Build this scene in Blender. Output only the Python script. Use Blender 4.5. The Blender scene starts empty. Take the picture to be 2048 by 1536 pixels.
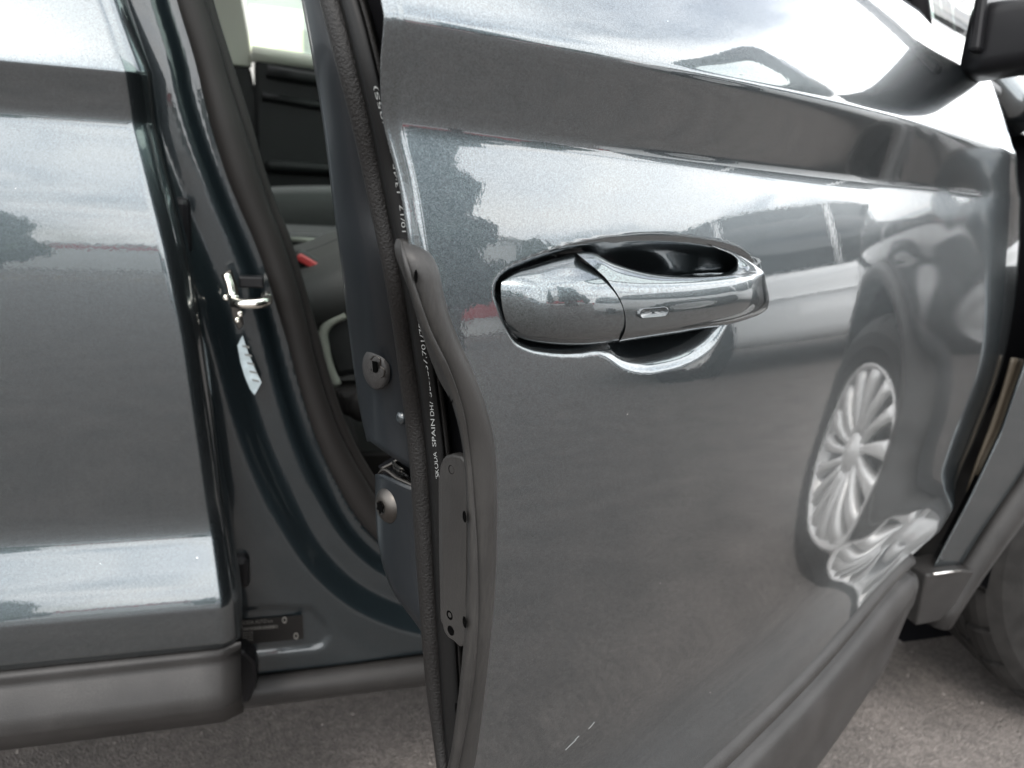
import bpy, bmesh, math, random
import numpy as np
from mathutils import Vector, Matrix
rad = math.radians
random.seed(7); rng = np.random.default_rng(7)
S = bpy.context.scene
COL = S.collection

# ------------------------------------------------------------------ camera
F = 1560.0; PSI = rad(17.1); PHI = rad(16.0); ROLL = rad(4.0); CZ = .905      # focal length in px of a 2048 px wide picture
CAM = np.array([0, 0, CZ])
_R = np.array([math.cos(PSI), -math.sin(PSI), 0]); FW0 = np.array([math.sin(PSI), math.cos(PSI), 0])
FW = FW0*math.cos(PHI) + np.array([0, 0, -math.sin(PHI)]); _U = np.array([0, 0, math.cos(PHI)]) + FW0*math.sin(PHI)
RT = _R*math.cos(ROLL)+_U*math.sin(ROLL); UP = _U*math.cos(ROLL)-_R*math.sin(ROLL)
cd = bpy.data.cameras.new('camera'); cam = bpy.data.objects.new('camera', cd); COL.objects.link(cam)
cam.matrix_world = Matrix(((RT[0], UP[0], -FW[0], 0), (RT[1], UP[1], -FW[1], 0), (RT[2], UP[2], -FW[2], CZ), (0, 0, 0, 1)))
cd.sensor_width = 36; cd.lens = F/2048*36; cd.clip_start = .02; cd.clip_end = 3000
cd.dof.use_dof = True; cd.dof.focus_distance = .42; cd.dof.aperture_fstop = 11
S.camera = cam

# ------------------------------------------------------------------ world, sun, exposure
W = bpy.data.worlds.new('World'); S.world = W; W.use_nodes = True
SUN_EL, SUN_AZ = rad(50), rad(215)
def build_world():
    nt = W.node_tree; nt.nodes.clear(); N_ = nt.nodes.new; L = nt.links.new
    out = N_('ShaderNodeOutputWorld'); bg = N_('ShaderNodeBackground'); L(bg.outputs[0], out.inputs[0])
    bg.inputs['Strength'].default_value = .15
    sky = N_('ShaderNodeTexSky'); sky.sky_type = 'NISHITA'; sky.sun_disc = False
    sky.sun_elevation = SUN_EL; sky.sun_rotation = SUN_AZ; sky.dust_density = 2.0
    tc = N_('ShaderNodeTexCoord'); sep = N_('ShaderNodeSeparateXYZ'); L(tc.outputs['Generated'], sep.inputs[0])
    zc = N_('ShaderNodeMath'); zc.operation = 'MAXIMUM'; L(sep.outputs['Z'], zc.inputs[0]); zc.inputs[1].default_value = 0
    za = N_('ShaderNodeMath'); za.operation = 'ADD'; L(zc.outputs[0], za.inputs[0]); za.inputs[1].default_value = .22
    dv = N_('ShaderNodeVectorMath'); dv.operation = 'DIVIDE'; L(tc.outputs['Generated'], dv.inputs[0])
    cb = N_('ShaderNodeCombineXYZ'); [L(za.outputs[0], cb.inputs[i]) for i in range(3)]; L(cb.outputs[0], dv.inputs[1])
    n1 = N_('ShaderNodeTexNoise'); n1.inputs['Scale'].default_value = 1.3; n1.inputs['Detail'].default_value = 7; n1.inputs['Roughness'].default_value = .58
    n1.inputs['Distortion'].default_value = .35; L(dv.outputs[0], n1.inputs['Vector'])
    r1 = N_('ShaderNodeValToRGB'); r1.color_ramp.elements[0].position = .36; r1.color_ramp.elements[1].position = .52
    r1.color_ramp.elements[0].color = (.3, .3, .3, 1); L(n1.outputs['Fac'], r1.inputs[0])
    n2 = N_('ShaderNodeTexNoise'); n2.inputs['Scale'].default_value = 2.6; n2.inputs['Detail'].default_value = 6; L(dv.outputs[0], n2.inputs['Vector'])
    r2 = N_('ShaderNodeValToRGB'); e = r2.color_ramp.elements
    e[0].position = .3; e[0].color = (16.5, 17.1, 18, 1); e[1].position = .68; e[1].color = (20.5, 20.3, 19.8, 1); L(n2.outputs['Fac'], r2.inputs[0])
    mx = N_('ShaderNodeMix'); mx.data_type = 'RGBA'; L(r1.outputs['Color'], mx.inputs['Factor']); L(sky.outputs[0], mx.inputs['A']); L(r2.outputs['Color'], mx.inputs['B'])
    L(mx.outputs['Result'], bg.inputs['Color'])
build_world()
sd = bpy.data.lights.new('sun', 'SUN'); sd.energy = 1.0; sd.angle = rad(14); sd.color = (1, .96, .9)
sun = bpy.data.objects.new('sun', sd); COL.objects.link(sun)
sdir = Vector((math.sin(SUN_AZ)*math.cos(SUN_EL), math.cos(SUN_AZ)*math.cos(SUN_EL), math.sin(SUN_EL)))
sun.rotation_euler = sdir.to_track_quat('Z', 'Y').to_euler()
S.view_settings.view_transform = 'Standard'; S.view_settings.look = 'None'; S.view_settings.gamma = 1
S.view_settings.use_curve_mapping = False; S.view_settings.exposure = .93
S.cycles.use_denoising = True; S.cycles.max_bounces = 10; S.cycles.sample_clamp_indirect = 8

# ------------------------------------------------------------------ materials
def mat(name, col, rough=.5, metal=0, coat=0, spec=.5, bump=0, bscale=300, var=0, vscale=20, tint=None):
    m = bpy.data.materials.new(name); m.use_nodes = True; nt = m.node_tree; b = nt.nodes['Principled BSDF']
    b.inputs['Base Color'].default_value = (*col, 1); b.inputs['Roughness'].default_value = rough; b.inputs['Metallic'].default_value = metal
    b.inputs['Coat Weight'].default_value = coat; b.inputs['Coat Roughness'].default_value = .02; b.inputs['Specular IOR Level'].default_value = spec
    tc = nt.nodes.new('ShaderNodeTexCoord')
    if bump:
        n = nt.nodes.new('ShaderNodeTexNoise'); n.inputs['Scale'].default_value = bscale; n.inputs['Detail'].default_value = 3
        bp = nt.nodes.new('ShaderNodeBump'); bp.inputs['Distance'].default_value = bump; nt.links.new(tc.outputs['Object'], n.inputs['Vector'])
        nt.links.new(n.outputs['Fac'], bp.inputs['Height']); nt.links.new(bp.outputs[0], b.inputs['Normal'])
    if var:
        n = nt.nodes.new('ShaderNodeTexNoise'); n.inputs['Scale'].default_value = vscale; n.inputs['Detail'].default_value = 6
        nt.links.new(tc.outputs['Object'], n.inputs['Vector'])
        r = nt.nodes.new('ShaderNodeValToRGB'); r.color_ramp.elements[0].position = .35; r.color_ramp.elements[1].position = .68
        t = tint or tuple(c*(1+var) for c in col)
        r.color_ramp.elements[0].color = (*[c*(1-var) for c in col], 1); r.color_ramp.elements[1].color = (*t, 1)
        nt.links.new(n.outputs['Fac'], r.inputs[0]); nt.links.new(r.outputs[0], b.inputs['Base Color'])
    return m

def paint(name, col, metal=.95, rough=.27, flake=.42, chips=False):
    m = bpy.data.materials.new(name); m.use_nodes = True; nt = m.node_tree; b = nt.nodes['Principled BSDF']; L = nt.links.new; N_ = nt.nodes.new
    tc = N_('ShaderNodeTexCoord')
    v = N_('ShaderNodeTexVoronoi'); v.inputs['Scale'].default_value = 2400; L(tc.outputs['Object'], v.inputs['Vector'])
    hs = N_('ShaderNodeSeparateColor'); L(v.outputs['Color'], hs.inputs[0])
    mr = N_('ShaderNodeMapRange'); L(hs.outputs[0], mr.inputs[0]); mr.inputs['To Min'].default_value = 1-flake; mr.inputs['To Max'].default_value = 1+flake
    cm = N_('ShaderNodeVectorMath'); cm.operation = 'SCALE'; cm.inputs[0].default_value = col; L(mr.outputs[0], cm.inputs['Scale'])
    last = cm.outputs[0]
    if chips:
        v2 = N_('ShaderNodeTexVoronoi'); v2.inputs['Scale'].default_value = 44; L(tc.outputs['Object'], v2.inputs['Vector'])
        s2 = N_('ShaderNodeSeparateColor'); L(v2.outputs['Color'], s2.inputs[0])
        sz = N_('ShaderNodeMapRange'); L(s2.outputs[1], sz.inputs[0]); sz.inputs['From Min'].default_value = .45; sz.inputs['To Min'].default_value = -.01; sz.inputs['To Max'].default_value = .036
        lt = N_('ShaderNodeMath'); lt.operation = 'LESS_THAN'; L(v2.outputs['Distance'], lt.inputs[0]); L(sz.outputs[0], lt.inputs[1])
        mx = N_('ShaderNodeMix'); mx.data_type = 'RGBA'; L(lt.outputs[0], mx.inputs['Factor']); L(last, mx.inputs['A']); mx.inputs['B'].default_value = (.7, .7, .68, 1)
        last = mx.outputs['Result']
    L(last, b.inputs['Base Color'])
    b.inputs['Metallic'].default_value = metal; b.inputs['Roughness'].default_value = rough
    b.inputs['Coat Weight'].default_value = 1; b.inputs['Coat Roughness'].default_value = .012; b.inputs['Coat IOR'].default_value = 1.75
    n = N_('ShaderNodeTexNoise'); n.inputs['Scale'].default_value = 260; n.inputs['Detail'].default_value = 2; L(tc.outputs['Object'], n.inputs['Vector'])
    bp = N_('ShaderNodeBump'); bp.inputs['Distance'].default_value = .00002; bp.inputs['Strength'].default_value = .8; L(n.outputs['Fac'], bp.inputs['Height'])
    L(bp.outputs[0], b.inputs['Coat Normal'])
    bp2 = N_('ShaderNodeBump'); bp2.inputs['Distance'].default_value = .0001; bp2.inputs['Strength'].default_value = .25; L(hs.outputs[1], bp2.inputs['Height'])
    L(bp2.outputs[0], b.inputs['Normal'])
    return m

def glass(name, tint=(.75, .82, .78)):
    m = bpy.data.materials.new(name); m.use_nodes = True; nt = m.node_tree; nt.nodes.clear(); L = nt.links.new; N_ = nt.nodes.new
    o = N_('ShaderNodeOutputMaterial'); mx = N_('ShaderNodeMixShader'); t = N_('ShaderNodeBsdfTransparent'); g = N_('ShaderNodeBsdfGlossy')
    f = N_('ShaderNodeFresnel'); f.inputs[0].default_value = 1.5; t.inputs[0].default_value = (*tint, 1); g.inputs['Roughness'].default_value = .01
    L(f.outputs[0], mx.inputs[0]); L(t.outputs[0], mx.inputs[1]); L(g.outputs[0], mx.inputs[2]); L(mx.outputs[0], o.inputs[0])
    return m

M = {}
M['paint'] = paint('dark grey metallic paint', (.070, .084, .091), chips=True)
M['paint_shade'] = paint('dark grey metallic paint darkened as shade', (.009, .0145, .0175), metal=.4, rough=.35)  # body paint darkened: weaker light on the inner body put into colour
M['paint_shade'].node_tree.nodes['Principled BSDF'].inputs['Coat IOR'].default_value = 1.5
M['handle'] = paint('grey metallic handle paint', (.080, .095, .101), flake=.5, rough=.27); M['handle'].node_tree.nodes['Principled BSDF'].inputs['Coat IOR'].default_value = 1.6
M['white_paint'] = paint('white car paint', (.75, .76, .76), metal=0, rough=.4, flake=.02)
M['silver_paint'] = paint('silver car paint', (.45, .46, .47), metal=.7, rough=.35, flake=.2)
M['black_paint'] = paint('black car paint', (.02, .021, .023), metal=.3, rough=.35, flake=.2)
M['clad'] = mat('weathered grey plastic cladding', (.020, .019, .0185), .42, spec=.25, bump=.0003, bscale=900, var=.25, vscale=14)
M['shut'] = mat('inner door paint darkened as shade', (.005, .0065, .008), .35, coat=.15, spec=.2)  # darkened copy of the paint: dark reflections on the shut face put into colour
M['guard'] = mat('scuffed dark plastic edge guard', (.016, .0152, .0145), .45, spec=.3, bump=.0001, bscale=700, var=.25, vscale=24, tint=(.020, .019, .018))
M['rubber'] = mat('grained black rubber', (.006, .0055, .0052), .5, spec=.2, bump=.0005, bscale=800)
M['rubber_s'] = mat('smooth black rubber', (.004, .004, .004), .45, spec=.15)
M['strip'] = mat('grey brown rubber weatherstrip', (.012, .011, .0105), .55, spec=.22)
M['black'] = mat('black plastic', (.006, .006, .007), .4, spec=.2)
M['hole'] = mat('painted hole shade', (.002, .002, .002), .9, spec=0)  # black colour stands for the shade inside small holes and sockets
M['ink'] = mat('pale printed ink', (.17, .175, .17), .7); M['ink2'] = mat('faint plate print', (.12, .115, .105), .7)
M['steel'] = mat('bright zinc steel', (.78, .75, .68), .22, metal=1)
M['dark_steel'] = mat('dark phosphated steel', (.07, .065, .06), .42, metal=1)
M['label'] = mat('pale blue paper label', (.40, .47, .50), .6, var=.2, vscale=90)
M['plate'] = mat('dark brown data plate', (.008, .0075, .007), .5, spec=.2)
M['red'] = mat('red plastic button', (.28, .025, .025), .45)
M['cream'] = mat('pale cream trim', (.5, .52, .44), .6)
M['trim'] = mat('black interior trim', (.010, .011, .011), .5, spec=.3, bump=.0004, bscale=500)
M['seat'] = mat('dark grey seat fabric', (.030, .031, .030), .6, spec=.3, bump=.0008, bscale=700)
M['seat_edge'] = mat('grey seat piping', (.2, .21, .18), .7)
M['tyre'] = mat('grey black tyre rubber', (.014, .0133, .0127), .65, spec=.2, bump=.0004, bscale=300, var=.3, vscale=30)
M['alloy'] = mat('silver alloy', (.5, .5, .495), .35, metal=.4)
M['gap'] = mat('painted cavity shade', (.003, .003, .004), .8, spec=.1)  # near-black: the dark of gaps and openings put into the colour
M['tan'] = mat('dusty tan plastic flange', (.055, .044, .030), .6)
M['glass'] = glass('clear glass'); M['dark_glass'] = mat('tinted glass', (.012, .016, .017), .03, coat=1)
M['mirror'] = mat('mirror glass', (.8, .86, .84), .01, metal=1)
M['chrome'] = mat('satin bright trim', (.6, .58, .56), .25, metal=1)
M['leaf'] = mat('green foliage', (.05, .085, .035), .6, var=.5, vscale=.6); M['leaf_d'] = mat('dark conifer foliage', (.03, .055, .035), .6, var=.5, vscale=.6)
M['bark'] = mat('brown bark', (.08, .06, .045), .9, bump=.02, bscale=12)
M['white_wall'] = mat('white cladding wall', (.72, .72, .7), .6, var=.06, vscale=.5); M['red_wall'] = mat('red fascia', (.5, .04, .05), .45)
M['grey_wall'] = mat('grey concrete wall', (.36, .36, .34), .8, var=.15, vscale=.7)
M['kerb'] = mat('concrete kerb', (.4, .38, .35), .85, var=.15, vscale=3)
M['ylw'] = mat('worn yellow road paint', (.5, .33, .06), .7, var=.3, vscale=4)
M['lamp'] = mat('red lamp lens', (.4, .01, .01), .15, coat=1); M['headlamp'] = mat('clear lamp lens', (.7, .72, .72), .08, coat=1)

def scuff(m, col, k_=.2):
    nt = m.node_tree; b = nt.nodes['Principled BSDF']; L = nt.links.new; N_ = nt.nodes.new; tc = N_('ShaderNodeTexCoord')
    mp = N_('ShaderNodeMapping'); mp.inputs['Scale'].default_value = (620, 620, 90); L(tc.outputs['Object'], mp.inputs[0])
    n = N_('ShaderNodeTexNoise'); n.inputs['Scale'].default_value = 1; n.inputs['Detail'].default_value = 7; n.inputs['Roughness'].default_value = .7; L(mp.outputs[0], n.inputs['Vector'])
    n2 = N_('ShaderNodeTexNoise'); n2.inputs['Scale'].default_value = 18; n2.inputs['Detail'].default_value = 2; L(tc.outputs['Object'], n2.inputs['Vector'])
    mu = N_('ShaderNodeMath'); mu.operation = 'MULTIPLY'; L(n.outputs[0], mu.inputs[0]); L(n2.outputs[0], mu.inputs[1])
    r_ = N_('ShaderNodeMapRange'); L(mu.outputs[0], r_.inputs[0]); r_.inputs['From Min'].default_value = .27; r_.inputs['From Max'].default_value = .42; r_.inputs['To Max'].default_value = k_
    src = b.inputs['Base Color'].links[0].from_socket
    mx = N_('ShaderNodeMix'); mx.data_type = 'RGBA'; L(r_.outputs[0], mx.inputs['Factor']); L(src, mx.inputs['A']); mx.inputs['B'].default_value = (*col, 1); L(mx.outputs['Result'], b.inputs['Base Color'])
scuff(M['guard'], (.07, .066, .06), .12); scuff(M['clad'], (.06, .057, .053)); scuff(M['tyre'], (.04, .037, .035))
def asphalt():
    m = bpy.data.materials.new('worn asphalt'); m.use_nodes = True; nt = m.node_tree; b = nt.nodes['Principled BSDF']; L = nt.links.new; N_ = nt.nodes.new
    tc = N_('ShaderNodeTexCoord')
    a = N_('ShaderNodeTexNoise'); a.inputs['Scale'].default_value = 5.5; a.inputs['Detail'].default_value = 8; L(tc.outputs['Object'], a.inputs['Vector'])
    c = N_('ShaderNodeTexVoronoi'); c.inputs['Scale'].default_value = 330; L(tc.outputs['Object'], c.inputs['Vector'])
    r = N_('ShaderNodeValToRGB'); e = r.color_ramp.elements; e[0].position = .3; e[0].color = (.098, .087, .080, 1); e[1].position = .75; e[1].color = (.158, .139, .128, 1); L(a.outputs[0], r.inputs[0])
    s = N_('ShaderNodeSeparateColor'); L(c.outputs['Color'], s.inputs[0])
    mr = N_('ShaderNodeMapRange'); L(s.outputs[0], mr.inputs[0]); mr.inputs['To Min'].default_value = .72; mr.inputs['To Max'].default_value = 1.3
    vm = N_('ShaderNodeVectorMath'); vm.operation = 'SCALE'; L(r.outputs[0], vm.inputs[0]); L(mr.outputs[0], vm.inputs['Scale']); L(vm.outputs[0], b.inputs['Base Color'])
    b.inputs['Roughness'].default_value = .85
    g2 = N_('ShaderNodeTexNoise'); g2.inputs['Scale'].default_value = 60; g2.inputs['Detail'].default_value = 8; g2.inputs['Roughness'].default_value = .75; L(tc.outputs['Object'], g2.inputs['Vector'])
    m2 = N_('ShaderNodeMapRange'); L(g2.outputs[0], m2.inputs[0]); m2.inputs['From Min'].default_value = .3; m2.inputs['From Max'].default_value = .7; m2.inputs['To Min'].default_value = .62; m2.inputs['To Max'].default_value = 1.38
    v3 = N_('ShaderNodeVectorMath'); v3.operation = 'SCALE'; L(vm.outputs[0], v3.inputs[0]); L(m2.outputs[0], v3.inputs['Scale']); L(v3.outputs[0], b.inputs['Base Color'])
    bp = N_('ShaderNodeBump'); bp.inputs['Distance'].default_value = .004; L(c.outputs['Distance'], bp.inputs['Height']); L(bp.outputs[0], b.inputs['Normal'])
    return m
M['asphalt'] = asphalt()

# ------------------------------------------------------------------ mesh helpers
ORI = [np.zeros(3)]            # origin of the thing being built, in world coordinates
def put(o, parent):
    COL.objects.link(o)
    if parent is not None: o.parent = parent
    return o
def mesh(name, v, f, m, parent=None, smooth=True, sub=0, solid=0, solid_off=-1, bevel=0):
    me = bpy.data.meshes.new(name); v = np.asarray(v, float) - ORI[0]
    me.from_pydata(v.tolist(), [], f); me.update()
    if smooth: me.polygons.foreach_set('use_smooth', [True]*len(me.polygons))
    for mm in (m if isinstance(m, (list, tuple)) else [m]): me.materials.append(mm)
    o = put(bpy.data.objects.new(name, me), parent)
    if solid:
        k = o.modifiers.new('thick', 'SOLIDIFY'); k.thickness = solid; k.offset = solid_off
    if bevel:
        k = o.modifiers.new('bev', 'BEVEL'); k.width = bevel; k.segments = 2; k.limit_method = 'ANGLE'
    if sub:
        k = o.modifiers.new('sub', 'SUBSURF'); k.levels = sub; k.render_levels = sub
    return o
def grid_faces(nr, nc, close_c=False, close_r=False, flip=False):
    f = []
    for i in range(nr if close_r else nr-1):
        for j in range(nc if close_c else nc-1):
            a, b, c, d = i*nc+j, i*nc+(j+1) % nc, ((i+1) % nr)*nc+(j+1) % nc, ((i+1) % nr)*nc+j
            f.append((a, d, c, b) if flip else (a, b, c, d))
    return f
def grid(name, P, m, parent=None, close_c=False, close_r=False, flip=False, caps=False, **k):
    P = np.asarray(P, float); nr, nc = P.shape[:2]; f = grid_faces(nr, nc, close_c, close_r, flip)
    if caps:
        f.append(tuple(range(nc)) if flip else tuple(range(nc))[::-1]); f.append(tuple(range((nr-1)*nc, nr*nc))[::-1] if flip else tuple(range((nr-1)*nc, nr*nc)))
    return mesh(name, P.reshape(-1, 3), f, m, parent, **k)
def spline(pts, n):
    """smooth curve through points, n samples, by chord length (Catmull-Rom)"""
    p = np.asarray(pts, float); d = np.r_[0, np.cumsum(np.linalg.norm(np.diff(p, axis=0), axis=1))]
    t = np.linspace(0, d[-1], n); m = np.gradient(p, d, axis=0) if len(p) > 2 else np.repeat([(p[1]-p[0])/d[-1]], 2, 0)
    i = np.clip(np.searchsorted(d, t, 'right')-1, 0, len(p)-2); h = (d[i+1]-d[i]); u = ((t-d[i])/h)[:, None]; h = h[:, None]
    return (2*u**3-3*u**2+1)*p[i] + (u**3-2*u**2+u)*h*m[i] + (-2*u**3+3*u**2)*p[i+1] + (u**3-u**2)*h*m[i+1]
def tube(name, path, r, m, parent=None, n=12, up=(0, -1, 0), flat=1.0, caps=True, **k):
    """sweep an ellipse (r across, r*flat along 'up')"""
    path = np.asarray(path, float); tn = np.gradient(path, axis=0); tn /= np.linalg.norm(tn, axis=1)[:, None]
    r = np.broadcast_to(r, len(path)); P = []
    for p, t, rr in zip(path, tn, r):
        a = np.cross(t, up); a /= np.linalg.norm(a); b = np.cross(a, t)
        P.append([p + rr*(math.cos(q)*a + flat*math.sin(q)*b) for q in np.linspace(0, 2*math.pi, n, endpoint=False)])
    return grid(name, P, m, parent, close_c=True, caps=caps, **k)
def box(name, lo, hi, m, parent=None, bevel=.01, **k):
    (a, b, c), (d, e, f) = lo, hi
    v = [(a, b, c), (d, b, c), (d, e, c), (a, e, c), (a, b, f), (d, b, f), (d, e, f), (a, e, f)]
    return mesh(name, v, [(0, 3, 2, 1), (4, 5, 6, 7), (0, 1, 5, 4), (1, 2, 6, 5), (2, 3, 7, 6), (3, 0, 4, 7)], m, parent, smooth=False, bevel=bevel, **k)
def prism(name, pts, back, m, parent=None, bevel=0, smooth=False, **k):
    """polygon of 3D points given thickness along vector back"""
    p = np.asarray(pts, float); n = len(p); v = np.r_[p, p+np.asarray(back)]
    f = [tuple(range(n)), tuple(range(n, 2*n))[::-1]] + [(i, i+n, (i+1) % n+n, (i+1) % n) for i in range(n)]
    o = mesh(name, v, f, m, parent, smooth=smooth, bevel=bevel, **k)
    bm = bmesh.new(); bm.from_mesh(o.data); bmesh.ops.recalc_face_normals(bm, faces=bm.faces); bm.to_mesh(o.data); bm.free()
    return o
def thing(name, label, cat, loc=(0, 0, 0), rz=0, group=None):
    o = bpy.data.objects.new(name, None); COL.objects.link(o); o.location = loc; o.rotation_euler = (0, 0, rz); o.empty_display_size = .1
    o['label'] = label; o['category'] = cat
    if group: o['group'] = group
    return o

# ------------------------------------------------------------------ survey: where a sight line from the viewpoint meets the car's real surfaces
DR = .782; TH = rad(26.8); XH = .968; YH = DR+.03; KB = .088
T = np.array([-math.cos(TH), -math.sin(TH), 0]); NV = np.array([math.sin(TH), -math.cos(TH), 0]); HG = np.array([XH, YH, 0])
ZV = np.array([0, 0, 1.0])
def sstep(a, b, x):
    t = np.clip((np.asarray(x, float)-a)/(b-a), 0, 1); return t*t*(3-2*t)
_bs = np.linspace(-.4, 1.2, 801); _bm = np.where(_bs > .40, 2*KB*np.maximum(.95-_bs, 0), 2*KB*.55-(2*KB*.55+.030)*np.clip((.40-_bs)/.36, 0, 1))
_bm = np.convolve(np.pad(_bm, 20, mode='edge'), np.ones(41)/41, 'valid'); _bb = np.r_[0, np.cumsum((_bm[1:]+_bm[:-1])/2*np.diff(_bs))]; _bb -= np.interp(.97, _bs, _bb)
def B(s): return np.interp(s, _bs, _bb)          # bow of the door skin along its length
def ray(x, y): return FW + RT*(x-1024)/F - UP*(y-768)/F
def dpt(s, off, z): return HG + T*s + NV*(.03+off) + ZV*z      # a point in the open door's own frame
def dpts(s, off, z):
    s, off, z = np.broadcast_arrays(*(np.asarray(a, float) for a in (s, off, z)))
    return HG + T*s[..., None] + NV*(.03+off)[..., None] + ZV*z[..., None]
def on_plane(x, y, p0, n):
    v = ray(x, y); return CAM + v*(((p0-CAM)@n)/(v@n))
def on_door(x, y, off=0.0):
    s = .6
    for _ in range(30):
        p = on_plane(x, y, HG+NV*(.03+off+float(B(s))), NV); s = float((p-HG)@T)
    return s, float(p[2])
def ony(x, y, Y): return on_plane(x, y, np.array([0, Y, 0]), np.array([0, 1.0, 0]))

# ---- profile of the door skins: list of (height, tilt in degrees; + looks up)
def integrate(zr, tau, zref):
    dz = np.diff(zr); t = np.tan(np.radians((tau[1:]+tau[:-1])/2)); off = np.r_[0, -np.cumsum(t*dz)]
    return off-np.interp(zref, zr, off)
def rows_between(knots, counts):
    z, t = [], []
    for (a, b, n) in zip(knots[:-1], knots[1:], counts):
        u = np.arange(n)/n; z += list(a[0]+(b[0]-a[0])*u); t += list(a[1]+(b[1]-a[1])*u)
    z.append(knots[-1][0]); t.append(knots[-1][1])
    return np.array(z), np.array(t)
def gsm(a, sig):
    k = np.exp(-.5*(np.arange(-3*sig, 3*sig+1)/sig)**2); k /= k.sum(); p = np.pad(a, len(k)//2, mode='edge'); return np.convolve(p, k, 'valid')

# front door feature lines as z(s)
def line(pts, off):
    q = sorted(on_door(x, y, off) for x, y in pts); s = np.array([a for a, _ in q]); z = np.array([b for _, b in q])
    c = np.polyfit(s, z, 2) if len(pts) > 3 else np.polyfit(s, z, 1)
    return lambda ss: np.polyval(c, ss)
zc1 = line([(780, 20), (1100, 82), (1400, 138), (1700, 205), (1900, 258), (2010, 292)], .006)
zc2 = line([(778, 240), (1000, 275), (1300, 312), (1600, 348), (1850, 378)], -.012)
zbo = line([(1850, 1137), (1790, 1200), (1471, 1536)], .035)
zfl = line([(1710, 1148), (1348, 1438)], .018)
def front_profile(s):
    c1, c2, b = zc1(s), zc2(s), zbo(s); fl = zfl(s)-.009*float(sstep(.62, .32, s)); fd = float(sstep(.03, .32, s)); L = lambda a, q: q+(a-q)*fd; ff = lambda a, q=14: q+(a-q)*float(sstep(.10, .60, s)*.25+.75)
    kn = [(b, ff(14)), (b+.15*(fl-b), ff(21)), (b+.45*(fl-b), ff(22)), (b+.72*(fl-b), ff(14)), (b+.95*(fl-b), ff(4, -2)), (fl+.026, -4), (.60, -4.6), (.68, -.6), (.72, 2.6), (.79, L(5.5, 4)), (.86, L(8.5, 4)),
          (c2-.006, L(10, 3)), (c2, L(0, 1)), (c2+.006, L(-14, -3)), (c1-.012, L(-19, -9)), (c1-.0015, L(-16, -7)), (c1+.0015, 24), (1.075, 34)]
    cnt = [5, 7, 8, 10, 12, 12, 18, 10, 44, 50, 30, 8, 8, 12, 8, 4, 24]
    return rows_between(kn, cnt)
def front_column(s):
    z, t = front_profile(s); t = gsm(t, 2); return z, integrate(z, t, .80)
_z, _o = front_column(1.0)
def off_edge(z): return float(np.interp(z, _z, _o))

# trailing edge of the skin, and the visible border of the edge guard on it
guardR = [(862, 478), (872, 517), (884, 587), (895, 623), (907, 658), (922, 693), (942, 736), (958, 775), (973, 822), (985, 869), (989, 927), (991, 1000), (990, 1080), (986, 1180), (980, 1250), (966, 1380), (945, 1536)]
def trace_edge(p):
    z = .7
    for _ in range(6): s, z = on_door(*p, off_edge(z))
    return s, z
gR = [trace_edge(p) for p in guardR]
top = [trace_edge(p) for p in [(775, 0), (772, 100), (772, 200), (784, 270), (800, 330), (818, 400)]]
_e = sorted([(z, s+.010) for s, z in gR] + [(z, s) for s, z in top]); _ez = np.array([a for a, _ in _e]); _es = np.array([b for _, b in _e])
_zz = np.linspace(_ez[0]-.12, 1.10, 120)
def _ext(z): return np.where(z < _ez[0], _es[0]+(z-_ez[0])*-.35, np.interp(z, _ez, _es))
_ss = gsm(_ext(_zz), 2)
def SE(z): return np.interp(z, _zz, _ss)
_f = sorted(((lambda q: (q[1], q[0]))(on_door(x, y, o)) for x, y, o in [(2044, 292, .0), (2036, 400, -.016), (2033, 480, -.014), (2024, 600, -.008), (2003, 720, -.003), (1960, 880, -.002), (1912, 1010, .002)]))
_f = [(.425, .225), (.45, max(_f[0][1]+.05, .16))] + _f
_fz = np.array([.30]+[a for a, _ in _f]+[1.1]); _fs = np.array([_f[0][1]+.04]+[b for _, b in _f]+[_f[-1][1]])
def SF(z): return np.interp(z, _fz, _fs)
def on_shut(x, y, st):
    """depth d and height z where the sight line meets the shut face (s = SE(z)+st)"""
    v = ray(x, y); a, b = .25, 1.4
    g = lambda k: (CAM+v*k-HG)@T - SE((CAM+v*k)[2]) - st
    for _ in range(60):
        c = (a+b)/2
        if (g(a) > 0) == (g(c) > 0): a = c
        else: b = c
    p = CAM+v*a; return -float((p-HG)@NV-.03), float(p[2])
def sh(x, y, st):           # the same as a 3D point
    d, z = on_shut(x, y, st); return dpt(float(SE(z))+st, -d, z)

# ================================================================== GROUND
gv = [(-400, -400, 0), (400, -400, 0), (400, 400, 0), (-400, 400, 0)]
g = mesh('asphalt_ground', gv, [(0, 1, 2, 3)], M['asphalt'], smooth=False); g['kind'] = 'structure'

V, Fc = [], []
for k in range(900):
    x, y = random.uniform(-.6, 2.2), random.uniform(.55, 1.7); q = random.choice([.0010, .0015, .002, .003]); a = random.uniform(0, 3.1); b = len(V)
    for dx, dy, dz in [(1, 0, 0), (0, 1, 0), (-1, 0, 0), (0, -1, 0), (.2, .1, .9)]:
        V.append((x+q*(dx*math.cos(a)-dy*math.sin(a)), y+q*(dx*math.sin(a)+dy*math.cos(a)), .0005+q*dz))
    Fc += [(b, b+1, b+4), (b+1, b+2, b+4), (b+2, b+3, b+4), (b+3, b, b+4)]
mesh('loose_grit', V, Fc, mat('pale stone grit', (.17, .152, .138), .8, var=.5, vscale=60), smooth=False)['kind'] = 'stuff'

# ================================================================== THE CAR
ORI[0] = np.array([.3, DR+.92, 0])
car = thing('car', 'dark grey metallic car with its front door swung wide open', 'car', ORI[0].tolist())

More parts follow.
